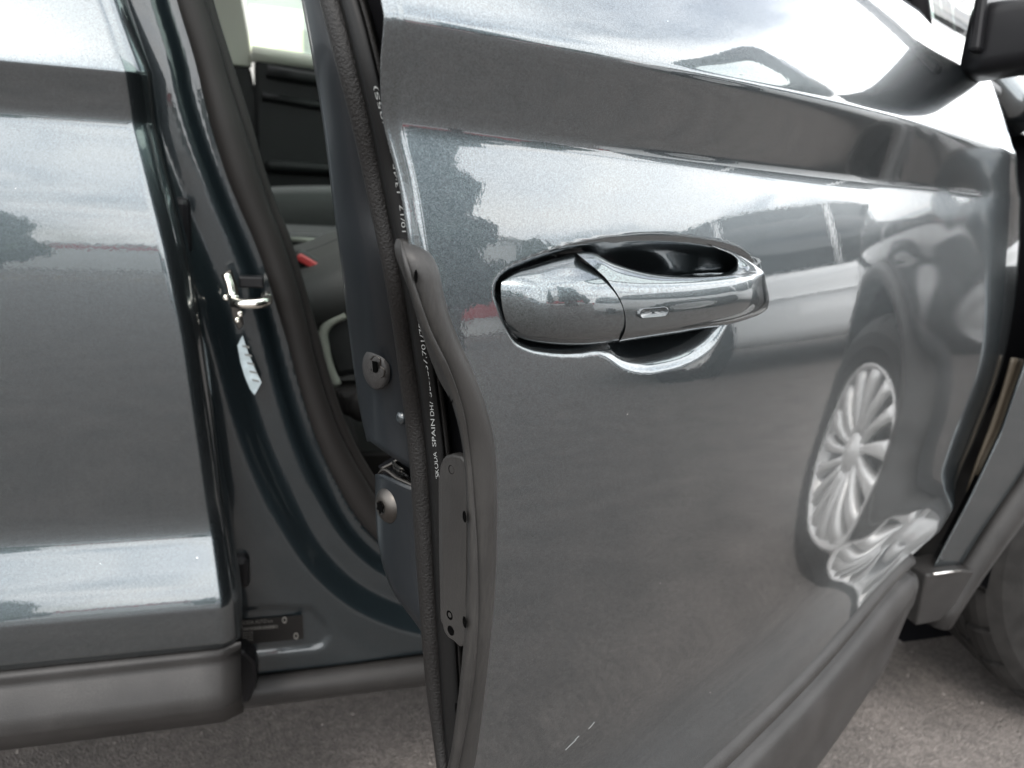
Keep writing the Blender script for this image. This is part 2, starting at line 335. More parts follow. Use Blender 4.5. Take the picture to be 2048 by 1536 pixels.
# ---------------- front door skin with the handle bowl
bowl_px = [(991, 592), (991, 575), (998, 560), (1012, 546), (1050, 527), (1100, 509), (1150, 494), (1200, 484), (1260, 477), (1320, 475), (1370, 478), (1420, 485), (1460, 494), (1490, 508), (1504, 524),
           (1506, 565), (1490, 600), (1455, 640), (1442, 662), (1427, 685), (1402, 707), (1370, 724), (1330, 736), (1290, 741), (1265, 738), (1240, 728), (1220, 713), (1198, 702), (1160, 706), (1100, 704), (1055, 694), (1033, 682), (1016, 655), (1001, 620)]
def _off_at(s, z): zz, oo = front_column(s); return float(np.interp(z, zz, oo))
def on_skin(x, y, extra=0.0):
    o = 0.0
    for _ in range(5): s, z = on_door(x, y, o+extra); o = _off_at(s, z)
    return s, z, o
bowl = np.array([on_skin(x, y)[:2] for x, y in bowl_px])
bowl = spline(np.r_[bowl, bowl[:1]], 160)[:-1]
def sdist(px, pz, poly):
    a = poly; b = np.roll(poly, -1, 0); best = np.full(px.shape, 9.0); ins = np.zeros(px.shape, bool)
    for (x1, y1), (x2, y2) in zip(a, b):
        dx, dy = x2-x1, y2-y1; t = np.clip(((px-x1)*dx+(pz-y1)*dy)/(dx*dx+dy*dy+1e-12), 0, 1)
        best = np.minimum(best, np.hypot(px-x1-t*dx, pz-y1-t*dy))
        c = ((y1 > pz) != (y2 > pz)) & (px < (x2-x1)*(pz-y1)/(y2-y1+1e-15)+x1); ins ^= c
    return np.where(ins, best, -best)
smin, smax = bowl[:, 0].min()-.012, bowl[:, 0].max()+.012
ua, ub = (smin-.03)/.98, min(.985, (smax+.02)/.98)
cols = np.unique(np.r_[np.linspace(0, .03, 8), np.linspace(.03, ua, 90), np.linspace(ua, ub, 330), np.linspace(ub, 1, 14)])
z0, t0 = front_profile(.5); nr = len(z0); ncol = len(cols)
Sg = np.zeros((nr, ncol)); Zg = np.zeros((nr, ncol)); Og = np.zeros((nr, ncol))
for j, u in enumerate(cols):
    s = u*.98+.03
    for _ in range(3):
        zz, oo = front_column(s); sf, se = SF(zz), SE(zz); sj = sf+(se-sf)*u; s = float(np.mean(sj))
    Sg[:, j] = sj; Zg[:, j] = zz; Og[:, j] = oo
# columns were integrated at a mean s; refine rows in s-space
Og = Og + B(Sg) - .55*np.maximum(0, SF(Zg)+.075-Sg)**2 - 3.2*np.maximum(0, SF(Zg)+.026-Sg)**2
Og -= .0035*sstep(.006, 0, SE(Zg)-Sg)
sdv = sdist(Sg, Zg, bowl); bowl_c = on_skin(1215, 690)[0]
Og -= .0008*sstep(-.0014, .0004, sdv) + .028*sstep(.0, .024-.015*sstep(bowl_c-.01, bowl_c+.015, Sg), sdv) + .008*sstep(.008, .03, sdv)
door = grid('front_door', dpts(Sg, Og, Zg), [M['paint'], M['black']], car, flip=True, solid=.0012, solid_off=-1)
door['label'] = 'open front door with dark grey metallic skin'

for p_ in [[(1131, 1500), (1141, 1490), (1152, 1480)], [(1150, 1480), (1158, 1472)], [(1177, 1458), (1186, 1448), (1189, 1444)]]:
    q = []
    for x, y in p_:
        s_, z_, k_ = on_skin(x, y, .0003); q.append(dpt(s_, k_+.0003+float(B(s_)), z_))
    tube('paint_scratch', spline(q, 6), .0002, M['ink'], door, n=5)
# ---------------- handle: cap and grip
def hrow(pts, offs, n):
    """a row of the handle: traced points with their stand-off from the skin"""
    q = []
    for (x, y), o in zip(pts, offs):
        o = o*.62 if o > 0 else o; s, z, k = on_skin(x, y, o); q.append(dpt(s, k+o+float(B(s)), z))
    return spline(q, n)
n = 15
cap_rows = [
    hrow([(1010, 559), (1026, 545), (1064, 531), (1108, 517), (1146, 506)], [-.016]*5, n),
    hrow([(1006, 560), (1023, 546), (1063, 532), (1107, 518), (1143, 508)], [0.0000, 0.0016, 0.0048, 0.0060, 0.0040], n),
    hrow([(1004, 563), (1024, 554), (1066, 545), (1118, 534), (1170, 526)], [0.0004, 0.0048, 0.0120, 0.0150, 0.0130], n),
    hrow([(1002, 571), (1022, 570), (1066, 564), (1135, 556), (1206, 552)], [0.0006, 0.0064, 0.0168, 0.0220, 0.0210], n),
    hrow([(1002, 581), (1022, 582), (1068, 577), (1140, 571), (1230, 567)], [0.0006, 0.0068, 0.0184, 0.0250, 0.0240], n),
    hrow([(1003, 612), (1024, 614), (1070, 612), (1150, 610), (1248, 606)], [0.0006, 0.0068, 0.0192, 0.0260, 0.0260], n),
    hrow([(1012, 646), (1030, 650), (1076, 654), (1150, 655), (1251, 650)], [0.0006, 0.0064, 0.0176, 0.0240, 0.0240], n),
    hrow([(1024, 666), (1040, 672), (1084, 678), (1150, 681), (1250, 672)], [0.0004, 0.0044, 0.0120, 0.0170, 0.0180], n),
    hrow([(1034, 676), (1048, 682), (1090, 690), (1150, 693), (1236, 685)], [0.0000, 0.0016, 0.0048, 0.0080, 0.0100], n),
    hrow([(1038, 676), (1052, 681), (1092, 688), (1150, 691), (1234, 684)], [-.016]*5, n)]
hc = grid('handle_cap', cap_rows, M['handle'], door, flip=True, sub=2)
n = 36
gx = 3
Tp = [(1150, 504), (1182, 502), (1210, 517), (1241, 529), (1272, 539), (1304, 546), (1335, 550), (1382, 552), (1429, 550), (1455, 543), (1469, 532), (1474, 522), (1461, 509), (1441, 500), (1424, 494)]
Rp = [(1208, 551), (1222, 555), (1245, 558), (1272, 560), (1300, 560), (1335, 560), (1370, 559), (1410, 557), (1450, 553), (1485, 549), (1512, 546), (1529, 541), (1499, 523), (1461, 505), (1424, 491)]
Mp = [(1249, 606), (1262, 606), (1280, 607), (1300, 607), (1325, 607), (1355, 606), (1390, 604), (1425, 600), (1460, 594), (1492, 588), (1518, 582), (1535, 574), (1501, 523), (1462, 504), (1424, 490)]
Lp = [(1254, 658), (1266, 659), (1284, 658), (1304, 656), (1328, 652), (1358, 647), (1392, 641), (1428, 634), (1464, 626), (1496, 617), (1522, 607), (1540, 594), (1502, 522), (1463, 503), (1424, 489)]
Bp = [(1237, 686), (1256, 683), (1278, 680), (1304, 676), (1330, 672), (1362, 667), (1397, 660), (1432, 654), (1468, 647), (1496, 638), (1520, 629), (1538, 613), (1503, 522), (1464, 503), (1424, 489)]
o15 = lambda a, b, c: list(np.r_[np.full(10, a), [b, b], [c+.004, c, c-.004]])
grip_rows = [
    hrow(Tp, o15(-.012, -.012, -.014), n),
    hrow(Tp, list(np.r_[np.full(9, .013), .012, .010, .009, .006, .003, .0]), n),
    hrow([((a[0]+b[0])/2, (a[1]+b[1])/2) for a, b in zip(Tp, Rp)], list(np.r_[np.full(10, .019), .017, .013, .008, .004, .001]), n),
    hrow(Rp, list(np.r_[np.full(10, .023), .020, .013, .009, .004, .001]), n),
    hrow([(a[0]*.75+b[0]*.25, a[1]*.75+b[1]*.25) for a, b in zip(Rp, Mp)], list(np.r_[np.full(10, .0255), .022, .012, .008, .003, .0]), n),
    hrow(Mp, list(np.r_[np.full(10, .0265), .022, .010, .006, .002, -.001]), n),
    hrow(Lp, list(np.r_[np.full(10, .024), .019, .007, .002, -.002, -.004]), n),
    hrow([(a[0]*.35+b[0]*.65, a[1]*.35+b[1]*.65) for a, b in zip(Lp, Bp)], list(np.r_[np.full(10, .019), .014, .004, -.002, -.006, -.006]), n),
    hrow(Bp, list(np.r_[np.full(10, .010), .006, .0, -.006, -.010, -.010]), n),
    hrow(Bp, o15(-.006, -.006, -.014), n)]
grid('handle_grip', grip_rows, M['handle'], door, flip=True, sub=2)
# little slot pressed in the grip
sl = []
for k in range(28):
    a = 2*math.pi*k/28; ex = max(-1, min(1, 1.0*math.cos(a)*1.0)); cx = 1307+(19 if math.cos(a) > 0 else -19)+9*math.cos(a); cy = 625-3*(cx-1307)/30+9*math.sin(a)
    s, z, q = on_skin(cx, cy, .0164); sl.append((s, z, q))
def ring_at(o, k): 
    c = np.mean([(s, z, q) for s, z, q in sl], axis=0)
    return [dpt(c[0]+(s-c[0])*k, q+o+float(B(s)), c[1]+(z-c[1])*k) for s, z, q in sl]
grid('handle_slot', [ring_at(.0150, 1.10), ring_at(.0168, 1.05), ring_at(.0168, .97), ring_at(.0160, .86), ring_at(.0160, .1)], [M['paint_shade']], door, close_c=True)

# ---------------- edge guard along the trailing edge
gL = [(794, 478), (800, 505), (813, 545), (825, 572), (833, 611), (839, 642), (848, 681), (860, 724), (872, 763), (887, 787), (897, 802), (907, 841), (913, 880), (916, 908), (918, 1000), (917, 1100), (915, 1250), (905, 1330), (897, 1400), (883, 1536)]
gM = [(836, 482), (840, 510), (846, 545), (852, 572), (862, 611), (870, 642), (882, 681), (905, 724), (919, 763), (925, 787), (928, 802), (933, 841), (935, 880), (936, 908), (940, 1000), (943, 1100), (942, 1250), (938, 1330), (931, 1400), (912, 1536)]
def by_z(pts, st):
    q = sorted((on_shut(x, y, st) for x, y in pts), key=lambda a: a[1]); return np.array([a[1] for a in q]), np.array([a[0] for a in q])
zL, dL = by_z(gL, .001); zM, dM = by_z(gM, .007)
zr_, sr_ = np.array(sorted((z, s) for s, z in gR)).T
zt = min(zL[-1], zr_[-1]); zbm = max(zr_[0], zL[0])-.0
rows = []
zs = np.r_[np.linspace(.30, zt-.004, 90), zt-.002, zt-.0006, zt]
for i, z in enumerate(zs):
    e = float(SE(z)); sr = float(np.interp(z, zr_, sr_)) if z >= zr_[0] else e-.010; o = off_edge(z); dl = float(np.interp(z, zL, dL)); dm = float(np.interp(z, zM, dM))
    tp = sstep(zt, zt-.006, z)*.6+.4; c = []
    sec = [(sr+.006, -.004-o*0), (sr, .0006), (sr+.0012, .0034), (sr+.006, .0062), (sr+.0115, .0062), (e+.0055, .002), (e+.0078, -max(dm*.5, .003)), (e+.0070, -dm), (e+.004, -(dm+.3*(dl-dm))), (e+.0015, -dl+.002), (e-.001, -dl), (e-.010, -dl+.003)]
    for (ss_, oo_) in sec:
        cs, co = e-.002, -.012
        c.append(dpt(cs+(ss_-cs)*tp, o+co+(oo_-co)*tp, z if True else z))
    rows.append(c)
guard = grid('edge_guard', rows, M['guard'], door, close_c=True, caps=True, flip=False, sub=1)
# flange tab of the guard
tab = [(884, 918), (890, 911), (904, 908), (922, 912), (938, 930), (940, 1150), (934, 1290), (919, 1296), (906, 1283), (895, 1276), (886, 1263), (884, 1250), (879, 1240), (876, 1100), (875, 960), (879, 930)]
prism('guard_tab', [sh(x, y, -.001) for x, y in tab], -T*.006, M['guard'], door, bevel=.0018)
def disc(name, c, ax, u, w, r, m, parent, prof, n=20, sx=1.0):
    """lathe round axis ax; prof = [(radius factor, height)]"""
    P = [[c + (u*math.cos(a)*sx + w*math.sin(a))*r*k + ax*h for a in np.linspace(0, 2*math.pi, n, endpoint=False)] for k, h in prof]
    return grid(name, P, m, parent, close_c=True)
for x, y, st in [(904, 939, -.001), (896, 1002, -.001), (897, 1065, -.001), (899, 1176, -.001), (900, 1230, -.001), (902, 1261, -.001)]:
    disc('hole_shade', sh(x, y, st), T, NV, ZV, .0022, [M['hole']], door, [(1.25, .0002), (1.0, .0005), (.8, .0003), (.05, .0001)], 12)  # black discs on the surface paint the shade of the holes
for x, y in [(833, 553), (903, 795), (930, 1033), (930, 1244), (914, 1417)]:
    disc('hole_shade', sh(x, y, .0060 if x < 925 else .0083), T*.93-NV*.36, NV*.93+T*.36, ZV, .0023, [M['hole']], door, [(1.25, .0002), (1.0, .0005), (.8, .0003), (.05, .0001)], 12)

# ---------------- shut face: rubber tube, printed strip, painted frame
tl = [(620, -60), (639, 0), (675, 137), (702, 239), (726, 342), (737, 400), (770, 564), (792, 712), (809, 830), (821, 947), (825, 1011), (836, 1165), (843, 1267), (853, 1380), (873, 1536), (882, 1600)]
tr = [(672, -60), (692, 0), (728, 137), (752, 239), (772, 342), (784, 400), (817, 564), (840, 712), (856, 830), (868, 947), (872, 1011), (880, 1165), (886, 1267), (893, 1380), (905, 1536), (912, 1600)]
path, rr = [], []
for (a, b), (c, d) in zip(tl, tr):
    p = sh((a+c)/2, (b+d)/2, -.010); dist = (p-CAM)@FW; path.append(p); rr.append(abs(c-a)/2/F*dist*1.02)
pp = spline(path, 90); rr = np.interp(np.linspace(0, 1, 90), np.linspace(0, 1, len(rr)), rr)
tube('door_seal', pp, rr, M['rubber'], door, n=18, up=tuple(T))
# printed strip: a flat rubber lip beside the tube
sl_ = [(x-8, y) for x, y in tr]; sr2 = [(x+26, y) for x, y in tr]
prow = []
for (a, b), (c, d) in zip(sl_, sr2): prow.append([sh(a, b, -.012), sh((a*.7+c*.3), (b+d)/2, -.008), sh(c, d, -.010)])
P = np.array(prow); P = np.stack([spline(P[:, k], 80) for k in range(3)], 1)
grid('seal_strip', P, M['rubber_s'], door, flip=False, solid=.002, solid_off=-1)
# second lip and black sheet painting the gap's shade behind the skin edge
P = np.array([[sh(x+22, y, -.016), sh(x+30, y, -.011), sh(x+36, y, -.018)] for x, y in tr]); P = np.stack([spline(P[:, k], 80) for k in range(3)], 1)
grid('seal_lip', P, M['rubber'], door, solid=.0015)
P = []
for x, y in tr:
    d, z = on_shut(x-16, y, -.024); d = max(d, .03); e = float(SE(z)); P.append([dpt(e-.024, -d, z), dpt(e-.024, -d*.5-.012, z), dpt(e-.024, off_edge(z)-.012, z), dpt(e-.012, off_edge(z)-.008, z)])
P = np.array(P); P = np.stack([spline(P[:, k], 60) for k in range(4)], 1)
grid('hem_shade', P, M['gap'], door)
# lettering along the strip
def text_mesh(body):
    cu = bpy.data.curves.new('lettering', 'FONT'); cu.body = body; cu.size = 1; o = bpy.data.objects.new('lettering', cu); COL.objects.link(o)
    bpy.context.view_layer.update(); me = bpy.data.meshes.new_from_object(o.evaluated_get(bpy.context.evaluated_depsgraph_get()))
    v = np.array([q.co[:] for q in me.vertices]).reshape(-1, 3); f = [tuple(p.vertices) for p in me.polygons]
    bpy.data.objects.remove(o); bpy.data.meshes.remove(me); return v, f
tx = [(872, 957), (866, 904), (864, 870), (860, 815), (853, 770), (848, 730), (843, 690), (836, 640), (824, 580), (805, 464), (799, 410), (790, 360), (785, 320), (768, 255), (746, 172), (735, 130)]
tyy = np.array([b for _, b in tx][::-1]); txx = np.array([a for a, _ in tx][::-1])
LV, LF = [], []
for s_, ya, yb in [("'SKODA", 957, 904), ("SPAIN", 893, 838), ("DH7", 832, 802), ("565.837.701/702", 794, 634), ("TEDS", 609, 564), ("10/17", 464, 410), ("13:45", 386, 328), ("TP", 306, 282), ("(05S)", 252, 172)]:
    v, f = text_mesh(s_); w = v[:, 0].max()-v[:, 0].min(); v[:, 0] = (v[:, 0]-v[:, 0].min())/w; h = .72
    base = len(LV)
    for q in v:
        y = ya+(yb-ya)*q[0]; x = np.interp(y, tyy, txx); LV.append(sh(x-1+ (1-q[1]/h)*8, y, -.0066))
    LF += [tuple(i+base for i in ff) for ff in f]
mesh('lettering', LV, LF, M['ink'], door, smooth=False)['kind'] = 'stuff'

# painted inner frame beside the seal
iL = [(608, -60), (620, 0), (639, 102), (661, 239), (682, 410), (697, 525), (704, 595), (723, 752), (735, 830), (747, 880)]
iR = [(690, -60), (700, 0), (718, 102), (740, 239), (765, 410), (790, 525), (800, 595), (820, 752), (826, 860), (832, 936)]
P = np.array([[sh(a+2, b, -.030), sh(a, b, -.022), sh(a+6, b, -.016), sh(a*.5+c*.5, b*.5+d*.5, -.016), sh(c, d, -.020)] for (a, b), (c, d) in zip(iL, iR)])
P = np.stack([spline(P[:, k], 60) for k in range(5)], 1)
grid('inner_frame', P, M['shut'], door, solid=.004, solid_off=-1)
# latch plate with rolled edge below
lpL = [(757, 948), (757, 985), (758, 1030), (762, 1080), (775, 1140), (790, 1178), (815, 1214), (850, 1262), (870, 1300)]
lpR = [(846, 978), (848, 1000), (850, 1040), (854, 1090), (860, 1150), (866, 1190), (872, 1222), (876, 1266), (880, 1302)]
P = np.array([[sh(a+5, b, -.034), sh(a, b, -.022), sh(a+3, b, -.0155), sh(a+14, b, -.014), sh(a*.4+c*.6, b*.4+d*.6, -.014), sh(c, d, -.018)] for (a, b), (c, d) in zip(lpL, lpR)])
P = np.stack([spline(P[:, k], 40) for k in range(6)], 1)
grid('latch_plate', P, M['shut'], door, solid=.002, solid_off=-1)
tube('latch_lip', spline([sh(757, 950, -.016), sh(764, 941, -.016), sh(795, 957, -.015), sh(846, 980, -.016)], 14), .0011, M['dark_steel'], door, n=8)
tube('latch_lip', spline([sh(764, 938, -.030), sh(790, 924, -.034), sh(800, 916, -.036)], 10), .0014, M['dark_steel'], door, n=8)
prism('latch_mouth_shade', [sh(x, y, -.036) for x, y in [(756, 932), (800, 905), (850, 930), (850, 990), (775, 962)]], -T*.02, M['gap'], door)  # black block fills the latch opening with painted shade
for k in range(9):
    a = random.uniform(782, 818); b = random.uniform(930, 952)
    tube('latch_wire', spline([sh(a-6, b-random.uniform(4, 12), -.034), sh(a, b, -.026+random.uniform(-.004, .004)), sh(a+10, b+6, -.020), sh(a+20, b+16, -.026)], 10), .0009, random.choice([M['dark_steel'], M['rubber_s'], M['rubber_s']]), door, n=6)
# plug and bolt
def on_face(x, y, st): return sh(x, y, st)
c = on_face(756, 737, -.0120)
disc('rubber_plug', c, T, NV, ZV, .0117, M['clad'], door, [(1.0, 0), (1.0, .002), (.9, .0034), (.5, .0042), (.05, .0044)], 28)
pl = [on_face(x, y, -.0074) for x, y in [(744, 722), (753, 724), (754, 745), (746, 749)]]
prism('plug_slot_shade', pl, -T*.0006, M['hole'], door)  # black inlay paints the shade of the slot
tube('plug_tab', spline([on_face(x, y, -.0080) for x, y in [(742, 719), (750, 712), (760, 718), (762, 734), (768, 738), (768, 750), (760, 757)]], 30), .0005, M['dark_steel'], door, n=6)
c = on_face(779, 1010, -.014)
disc('latch_bolt', c, T, NV, ZV, .0100, M['dark_steel'], door, [(1.12, -.0005), (1.1, .0012), (1.0, .003), (.72, .0052), (.45, .0060), (.38, .0060), (.34, .0035), (.02, .0035)], 28)
star = [c + T*.0068 + (NV*math.cos(a)+ZV*math.sin(a))*(.0040 if k % 2 else .0027) for k, a in enumerate(np.linspace(0, 2*math.pi, 12, endpoint=False))]
prism('bolt_socket_shade', star, -T*.0006, M['hole'], door)  # black star on the bolt head paints the shade of its socket
c = on_face(805, 835, -.016); disc('small_stud', c, T, NV, ZV, .004, M['paint_shade'], door, [(1, 0), (.9, .002), (.5, .003), (.05, .003)], 14)

# ---------------- lower cladding of the front door
ss_ = np.linspace(0, 1, 60); rows = []
for u in ss_:
    s0 = .25+u*.77; zb = float(zbo(s0)); zz, oo = front_column(s0); o = float(oo[0])+float(B(s0)); e = float(sstep(.0, .12, u)); dr = .060*e+.030
    rows.append([dpt(s0, o-.006, zb+.004), dpt(s0, o+.001, zb+.000), dpt(s0, o+.004, zb-.006), dpt(s0, o-.003, zb-.016), dpt(s0, o+.002, zb-.020), dpt(s0, o+.008, zb-.022), dpt(s0, o+.012, zb-.030), dpt(s0, o+.013, zb-.034-dr*.5),
                 dpt(s0, o+.011, zb-.034-dr), dpt(s0, o+.000, zb-.042-dr), dpt(s0, o-.04, zb-.042-dr)])
P = np.array(rows); P = np.stack([np.stack([spline(P[i], 40) for i in range(len(P))])])[0]
grid('door_cladding', P, M['clad'], door, solid=.002, solid_off=-1)

# ---------------- belt line trim, window, mirror on the front door
bt = [(1560, -75), (1690, -2), (1800, 64), (1940, 148), (1992, 186)]
OB = -.055
pb = [dpt(s, OB+float(B(s)), z) for s, z in (on_door(x, y, OB) for x, y in bt)]; q0 = pb[0] + (pb[0]-pb[1])*2.6
pb = spline([q0]+pb, 40)
tube('belt_trim', pb+NV*.0, .0085, M['black'], door, n=12, up=tuple(NV), flat=.7)
tube('belt_chrome', pb+ZV*.0095-NV*.006, .0022, M['chrome'], door, n=8)
gl = np.array([[p-NV*(.012+.14*h)+ZV*h*.42 for h in (0, .3, .6, 1)] for p in pb])
grid('side_window', gl, M['glass'], door, solid=.004)
for k in (0, 28):
    tube('window_frame', [gl[k][i] for i in range(4)], .016, M['black'], door, n=10)
# mirror
def dq(s, off, z): return dpt(s, off, z)
ms, mz = on_door(1922, 95, -.05)
foot = [dq(ms+.04, -.066, mz-.01), dq(ms-.05, -.07, mz-.015), dq(ms-.09, -.08, mz+.03), dq(ms-.02, -.09, mz+.17), dq(ms+.025, -.085, mz+.17)]
prism('mirror_foot', foot, NV*.012, M['black'], door, bevel=.004)
arm = []
for t in np.linspace(0, 1, 8):
    o = -.075+.17*t; c = dq(ms-.012-.01*t, o, mz+.004+.02*t); h = .037-.006*t; w = .038
    arm.append([c+T*w*math.copysign(abs(math.cos(a))**.45, math.cos(a))+ZV*h*math.copysign(abs(math.sin(a))**.45, math.sin(a)) for a in np.linspace(0, 2*math.pi, 24, endpoint=False)])
grid('mirror_arm', arm, M['black'], door, close_c=True, caps=True)
mc = dq(ms-.03, .225, mz+.155)      # housing, long across the car
def mring(k, kk, dep, dz=0):
    return [mc + NV*(.125*k*math.copysign(abs(math.cos(a))**.6, math.cos(a))) + ZV*(.088*kk*math.copysign(abs(math.sin(a))**.6, math.sin(a))+dz) + T*dep for a in np.linspace(0, 2*math.pi, 32, endpoint=False)]
grid('mirror_housing', [mring(.86, .84, .028), mring(.93, .92, .05), mring(1, 1, .052), mring(1.02, 1.02, .035), mring(1, 1, -.02), mring(.95, .94, -.07), mring(.76, .76, -.115), mring(.3, .3, -.135), mring(.02, .02, -.138)], M['paint_shade'], door, close_c=True, flip=True, sub=1)  # darkened paint holds the dark underside and its reflections in the colour
grid('mirror_glass', [mring(.74, .70, .040), mring(.5, .45, .041), mring(.02, .02, .041)], M['mirror'], door, close_c=True)
grid('mirror_rim', [mring(.73, .69, .039), mring(.76, .72, .05), mring(.90, .89, .058), mring(.98, .98, .057), mring(1.03, 1.03, .05)], M['black'], door, close_c=True, flip=True)
# door card on the cabin side
zz = np.linspace(.56, 1.02, 24); uu = np.linspace(0, 1, 20)
P = np.array([[dpt(float(SF(z))+.03+(float(SE(z))-.15-float(SF(z)))*u, -.135+.03*math.sin(u*3)*math.sin((z-.4)*5)-.02, z) for u in uu] for z in zz])
grid('door_card', P, M['trim'], door, solid=.03, solid_off=1)

# ---------------- rear door
def rear_profile(x):
    c1, c2, lc, b = .956, .9145, .444, .397
    kn = [(b, -2), (lc-.002, -1), (lc+.002, 17), (lc+.04, 20), (lc+.065, 19), (lc+.080, 8), (lc+.10, 0), (.62, -1), (.70, 1), (.74, 2.2), (.79, 4.2), (.85, 7), (c2-.008, 9), (c2, -2), (c2+.007, -13), (c1-.006, -18), (c1-.0015, -15), (c1+.0015, 26), (1.12, 34)]
    return rows_between(kn, [6, 4, 10, 10, 10, 10, 16, 12, 8, 10, 12, 12, 6, 8, 10, 4, 5, 20])
rz, rt = rear_profile(0); ro = integrate(rz, gsm(rt, 2), .80)
def roff(z): return float(np.interp(z, rz, ro))
redge = []
for x, y in [(208, -30), (217, 0), (264, 138), (279, 246), (320, 410), (342, 500), (376, 671), (403, 842), (427, 1013), (440, 1100), (455, 1202), (458, 1284), (459, 1300)]:
    z = .7
    for _ in range(5): p = ony(x, y, DR-roff(z)); z = p[2]
    redge.append((p[2], p[0]))
redge.sort(); rez = np.array([a for a, _ in redge]); rex = np.array([b for _, b in redge])
uu = np.r_[np.linspace(0, .97, 90), np.linspace(.972, 1, 8)]
XL = -1.05
rows = []
for z, o in zip(rz, ro):
    xe = float(np.interp(z, rez, rex)) if z < rez[-1] else rex[-1]-(z-rez[-1])*.3
    row = []
    for u in uu:
        x = XL+(xe-XL)*u; k = xe-x; row.append((x, DR-o+.0035*float(sstep(.006, 0, k))+.006*((x-.0)/1.1)**2, z))
    row += [(xe+.003, DR-o+.0055, z), (xe+.0065, DR-o+.010, z), (xe+.010, DR-o+.017, z), (xe+.0125, DR-o+.026, z), (xe+.012, DR-o+.034, z), (xe-.03, DR-o+.036, z)]
    rows.append(row)
rdoor = grid('rear_door', rows, M['paint'], car, flip=False, solid=.0012, solid_off=-1); rdoor['label'] = 'closed rear door in dark grey metallic paint'
# cladding under the rear door
xs = np.linspace(XL, -.046, 50); rows = []
for x in xs:
    e = float(sstep(-.046, -.058, x)); b = .397; y0 = DR-roff(b); s_ = .012*(1-e)
    rows.append([(x, y0+.01, b-.001), (x, y0-.002+s_, b-.002), (x, y0-.006+s_, b-.006), (x, y0-.002+s_, b-.013), (x, y0-.006+s_, b-.018), (x, y0-.022+s_, b-.038), (x, y0-.026+s_, b-.054), (x, y0-.024+s_, b-.058), (x, y0-.004+s_, b-.080), (x, y0+.004+s_, b-.095), (x, y0+.03, b-.100)])
P = np.array(rows); grid('rear_cladding', P, M['clad'], rdoor, solid=.004, solid_off=-1, caps=False)
prism('cladding_end', [(-.0475, y, z) for _, y, z in rows[-1]], (-.002, 0, 0), M['clad'], rdoor)

# ---------------- pillar and sill round the front door opening
wl = [(345, -60), (359, 0), (391, 109), (408, 191), (432, 273), (462, 356), (487, 420), (507, 468), (535, 541), (567, 651), (594, 760), (630, 874), (671, 965), (721, 1050), (770, 1098), (830, 1130), (900, 1150), (1000, 1165)]
wr = [(405, -60), (419, 0), (452, 109), (480, 191), (505, 273), (528, 356), (551, 420), (571, 468), (593, 541), (625, 651), (655, 760), (697, 874), (745, 956), (790, 1010), (825, 1040), (870, 1065), (930, 1085), (1010, 1100)]
YP = DR+.055
wc = np.array([[ony(x, y, YP+.035)[0], ony(x, y, YP+.035)[2]] for x, y in wl]); wc = spline(wc, 160)
wc = np.r_[[wc[0]+(wc[0]-wc[8])*1.2], wc, [[1.05, wc[-1][1]-.01]]]
xs = np.linspace(-.30, .95, 330); zs = np.r_[np.linspace(.262, .31, 22), np.linspace(.312, 1.16, 200)]
X, Z = np.meshgrid(xs, zs)
def signed_open(X, Z, cv):
    best = np.full(X.shape, 9.0); side = np.zeros(X.shape)
    for (x1, y1), (x2, y2) in zip(cv[:-1], cv[1:]):
        dx, dy = x2-x1, y2-y1; t = np.clip(((X-x1)*dx+(Z-y1)*dy)/(dx*dx+dy*dy), 0, 1); d = np.hypot(X-x1-t*dx, Z-y1-t*dy)
        cr = np.sign(dx*(Z-y1)-dy*(X-x1)); m_ = d < best; best = np.where(m_, d, best); side = np.where(m_, cr, side)
    return best*-side       # + outside (left / below)
D = signed_open(X, Z, wc)
Yd = YP + .034 - .012*sstep(.010, .024, D) - .020*sstep(.048, .074, D)  - .003*sstep(.10, .14, D)*sstep(1.0, .8, Z)
Yd += .030*sstep(.300, .286, Z)
emb = sdist(X, Z, np.array([[-.20, .392], [-.02, .388], [.030, .379], [.046, .355], [.050, .340], [.044, .328], [.030, .325], [-.20, .333]]))
Yd += .0035*sstep(-.003, .004, emb)
idx = -np.ones(X.shape, int); keep = (D > -.006) & ((Z < 1.02) | (D < .085-.02*sstep(1.02, 1.1, Z)))
V, Fc = [], []
kk = np.where(keep); 
for a, (i, j) in enumerate(zip(*kk)): idx[i, j] = a; V.append((X[i, j], Yd[i, j], Z[i, j]))
for i in range(X.shape[0]-1):
    r0, r1 = idx[i], idx[i+1]
    for j in range(X.shape[1]-1):
        q = (r0[j], r0[j+1], r1[j+1], r1[j])
        if min(q) >= 0: Fc.append(q)
body = mesh('body_side', V, Fc, M['paint_shade'], car, solid=.002, solid_off=-1)
# weatherstrip: main bulb and a thinner trim edge
pa, ra, pb2 = [], [], []
for (a, b), (c, d) in zip(wl, wr):
    u = .40; p = ony(a+(c-a)*u, b+(d-b)*u, YP+.022); pa.append(p); ra.append(max(.006, math.hypot(c-a, d-b)*.40/F*p[1]*.98))
    u = .86; pb2.append(ony(a+(c-a)*u, b+(d-b)*u, YP+.036))
pa = spline(pa, 110); ra = np.interp(np.linspace(0, 1, 110), np.linspace(0, 1, len(ra)), ra)
tube('weatherstrip', pa, ra, M['strip'], body, n=16, up=(0, 1, 0), flat=.9)
tube('weatherstrip_edge', spline(pb2, 110), np.linspace(.0075, .0095, 110), M['strip'], body, n=12, up=(0, 1, 0), flat=.8)
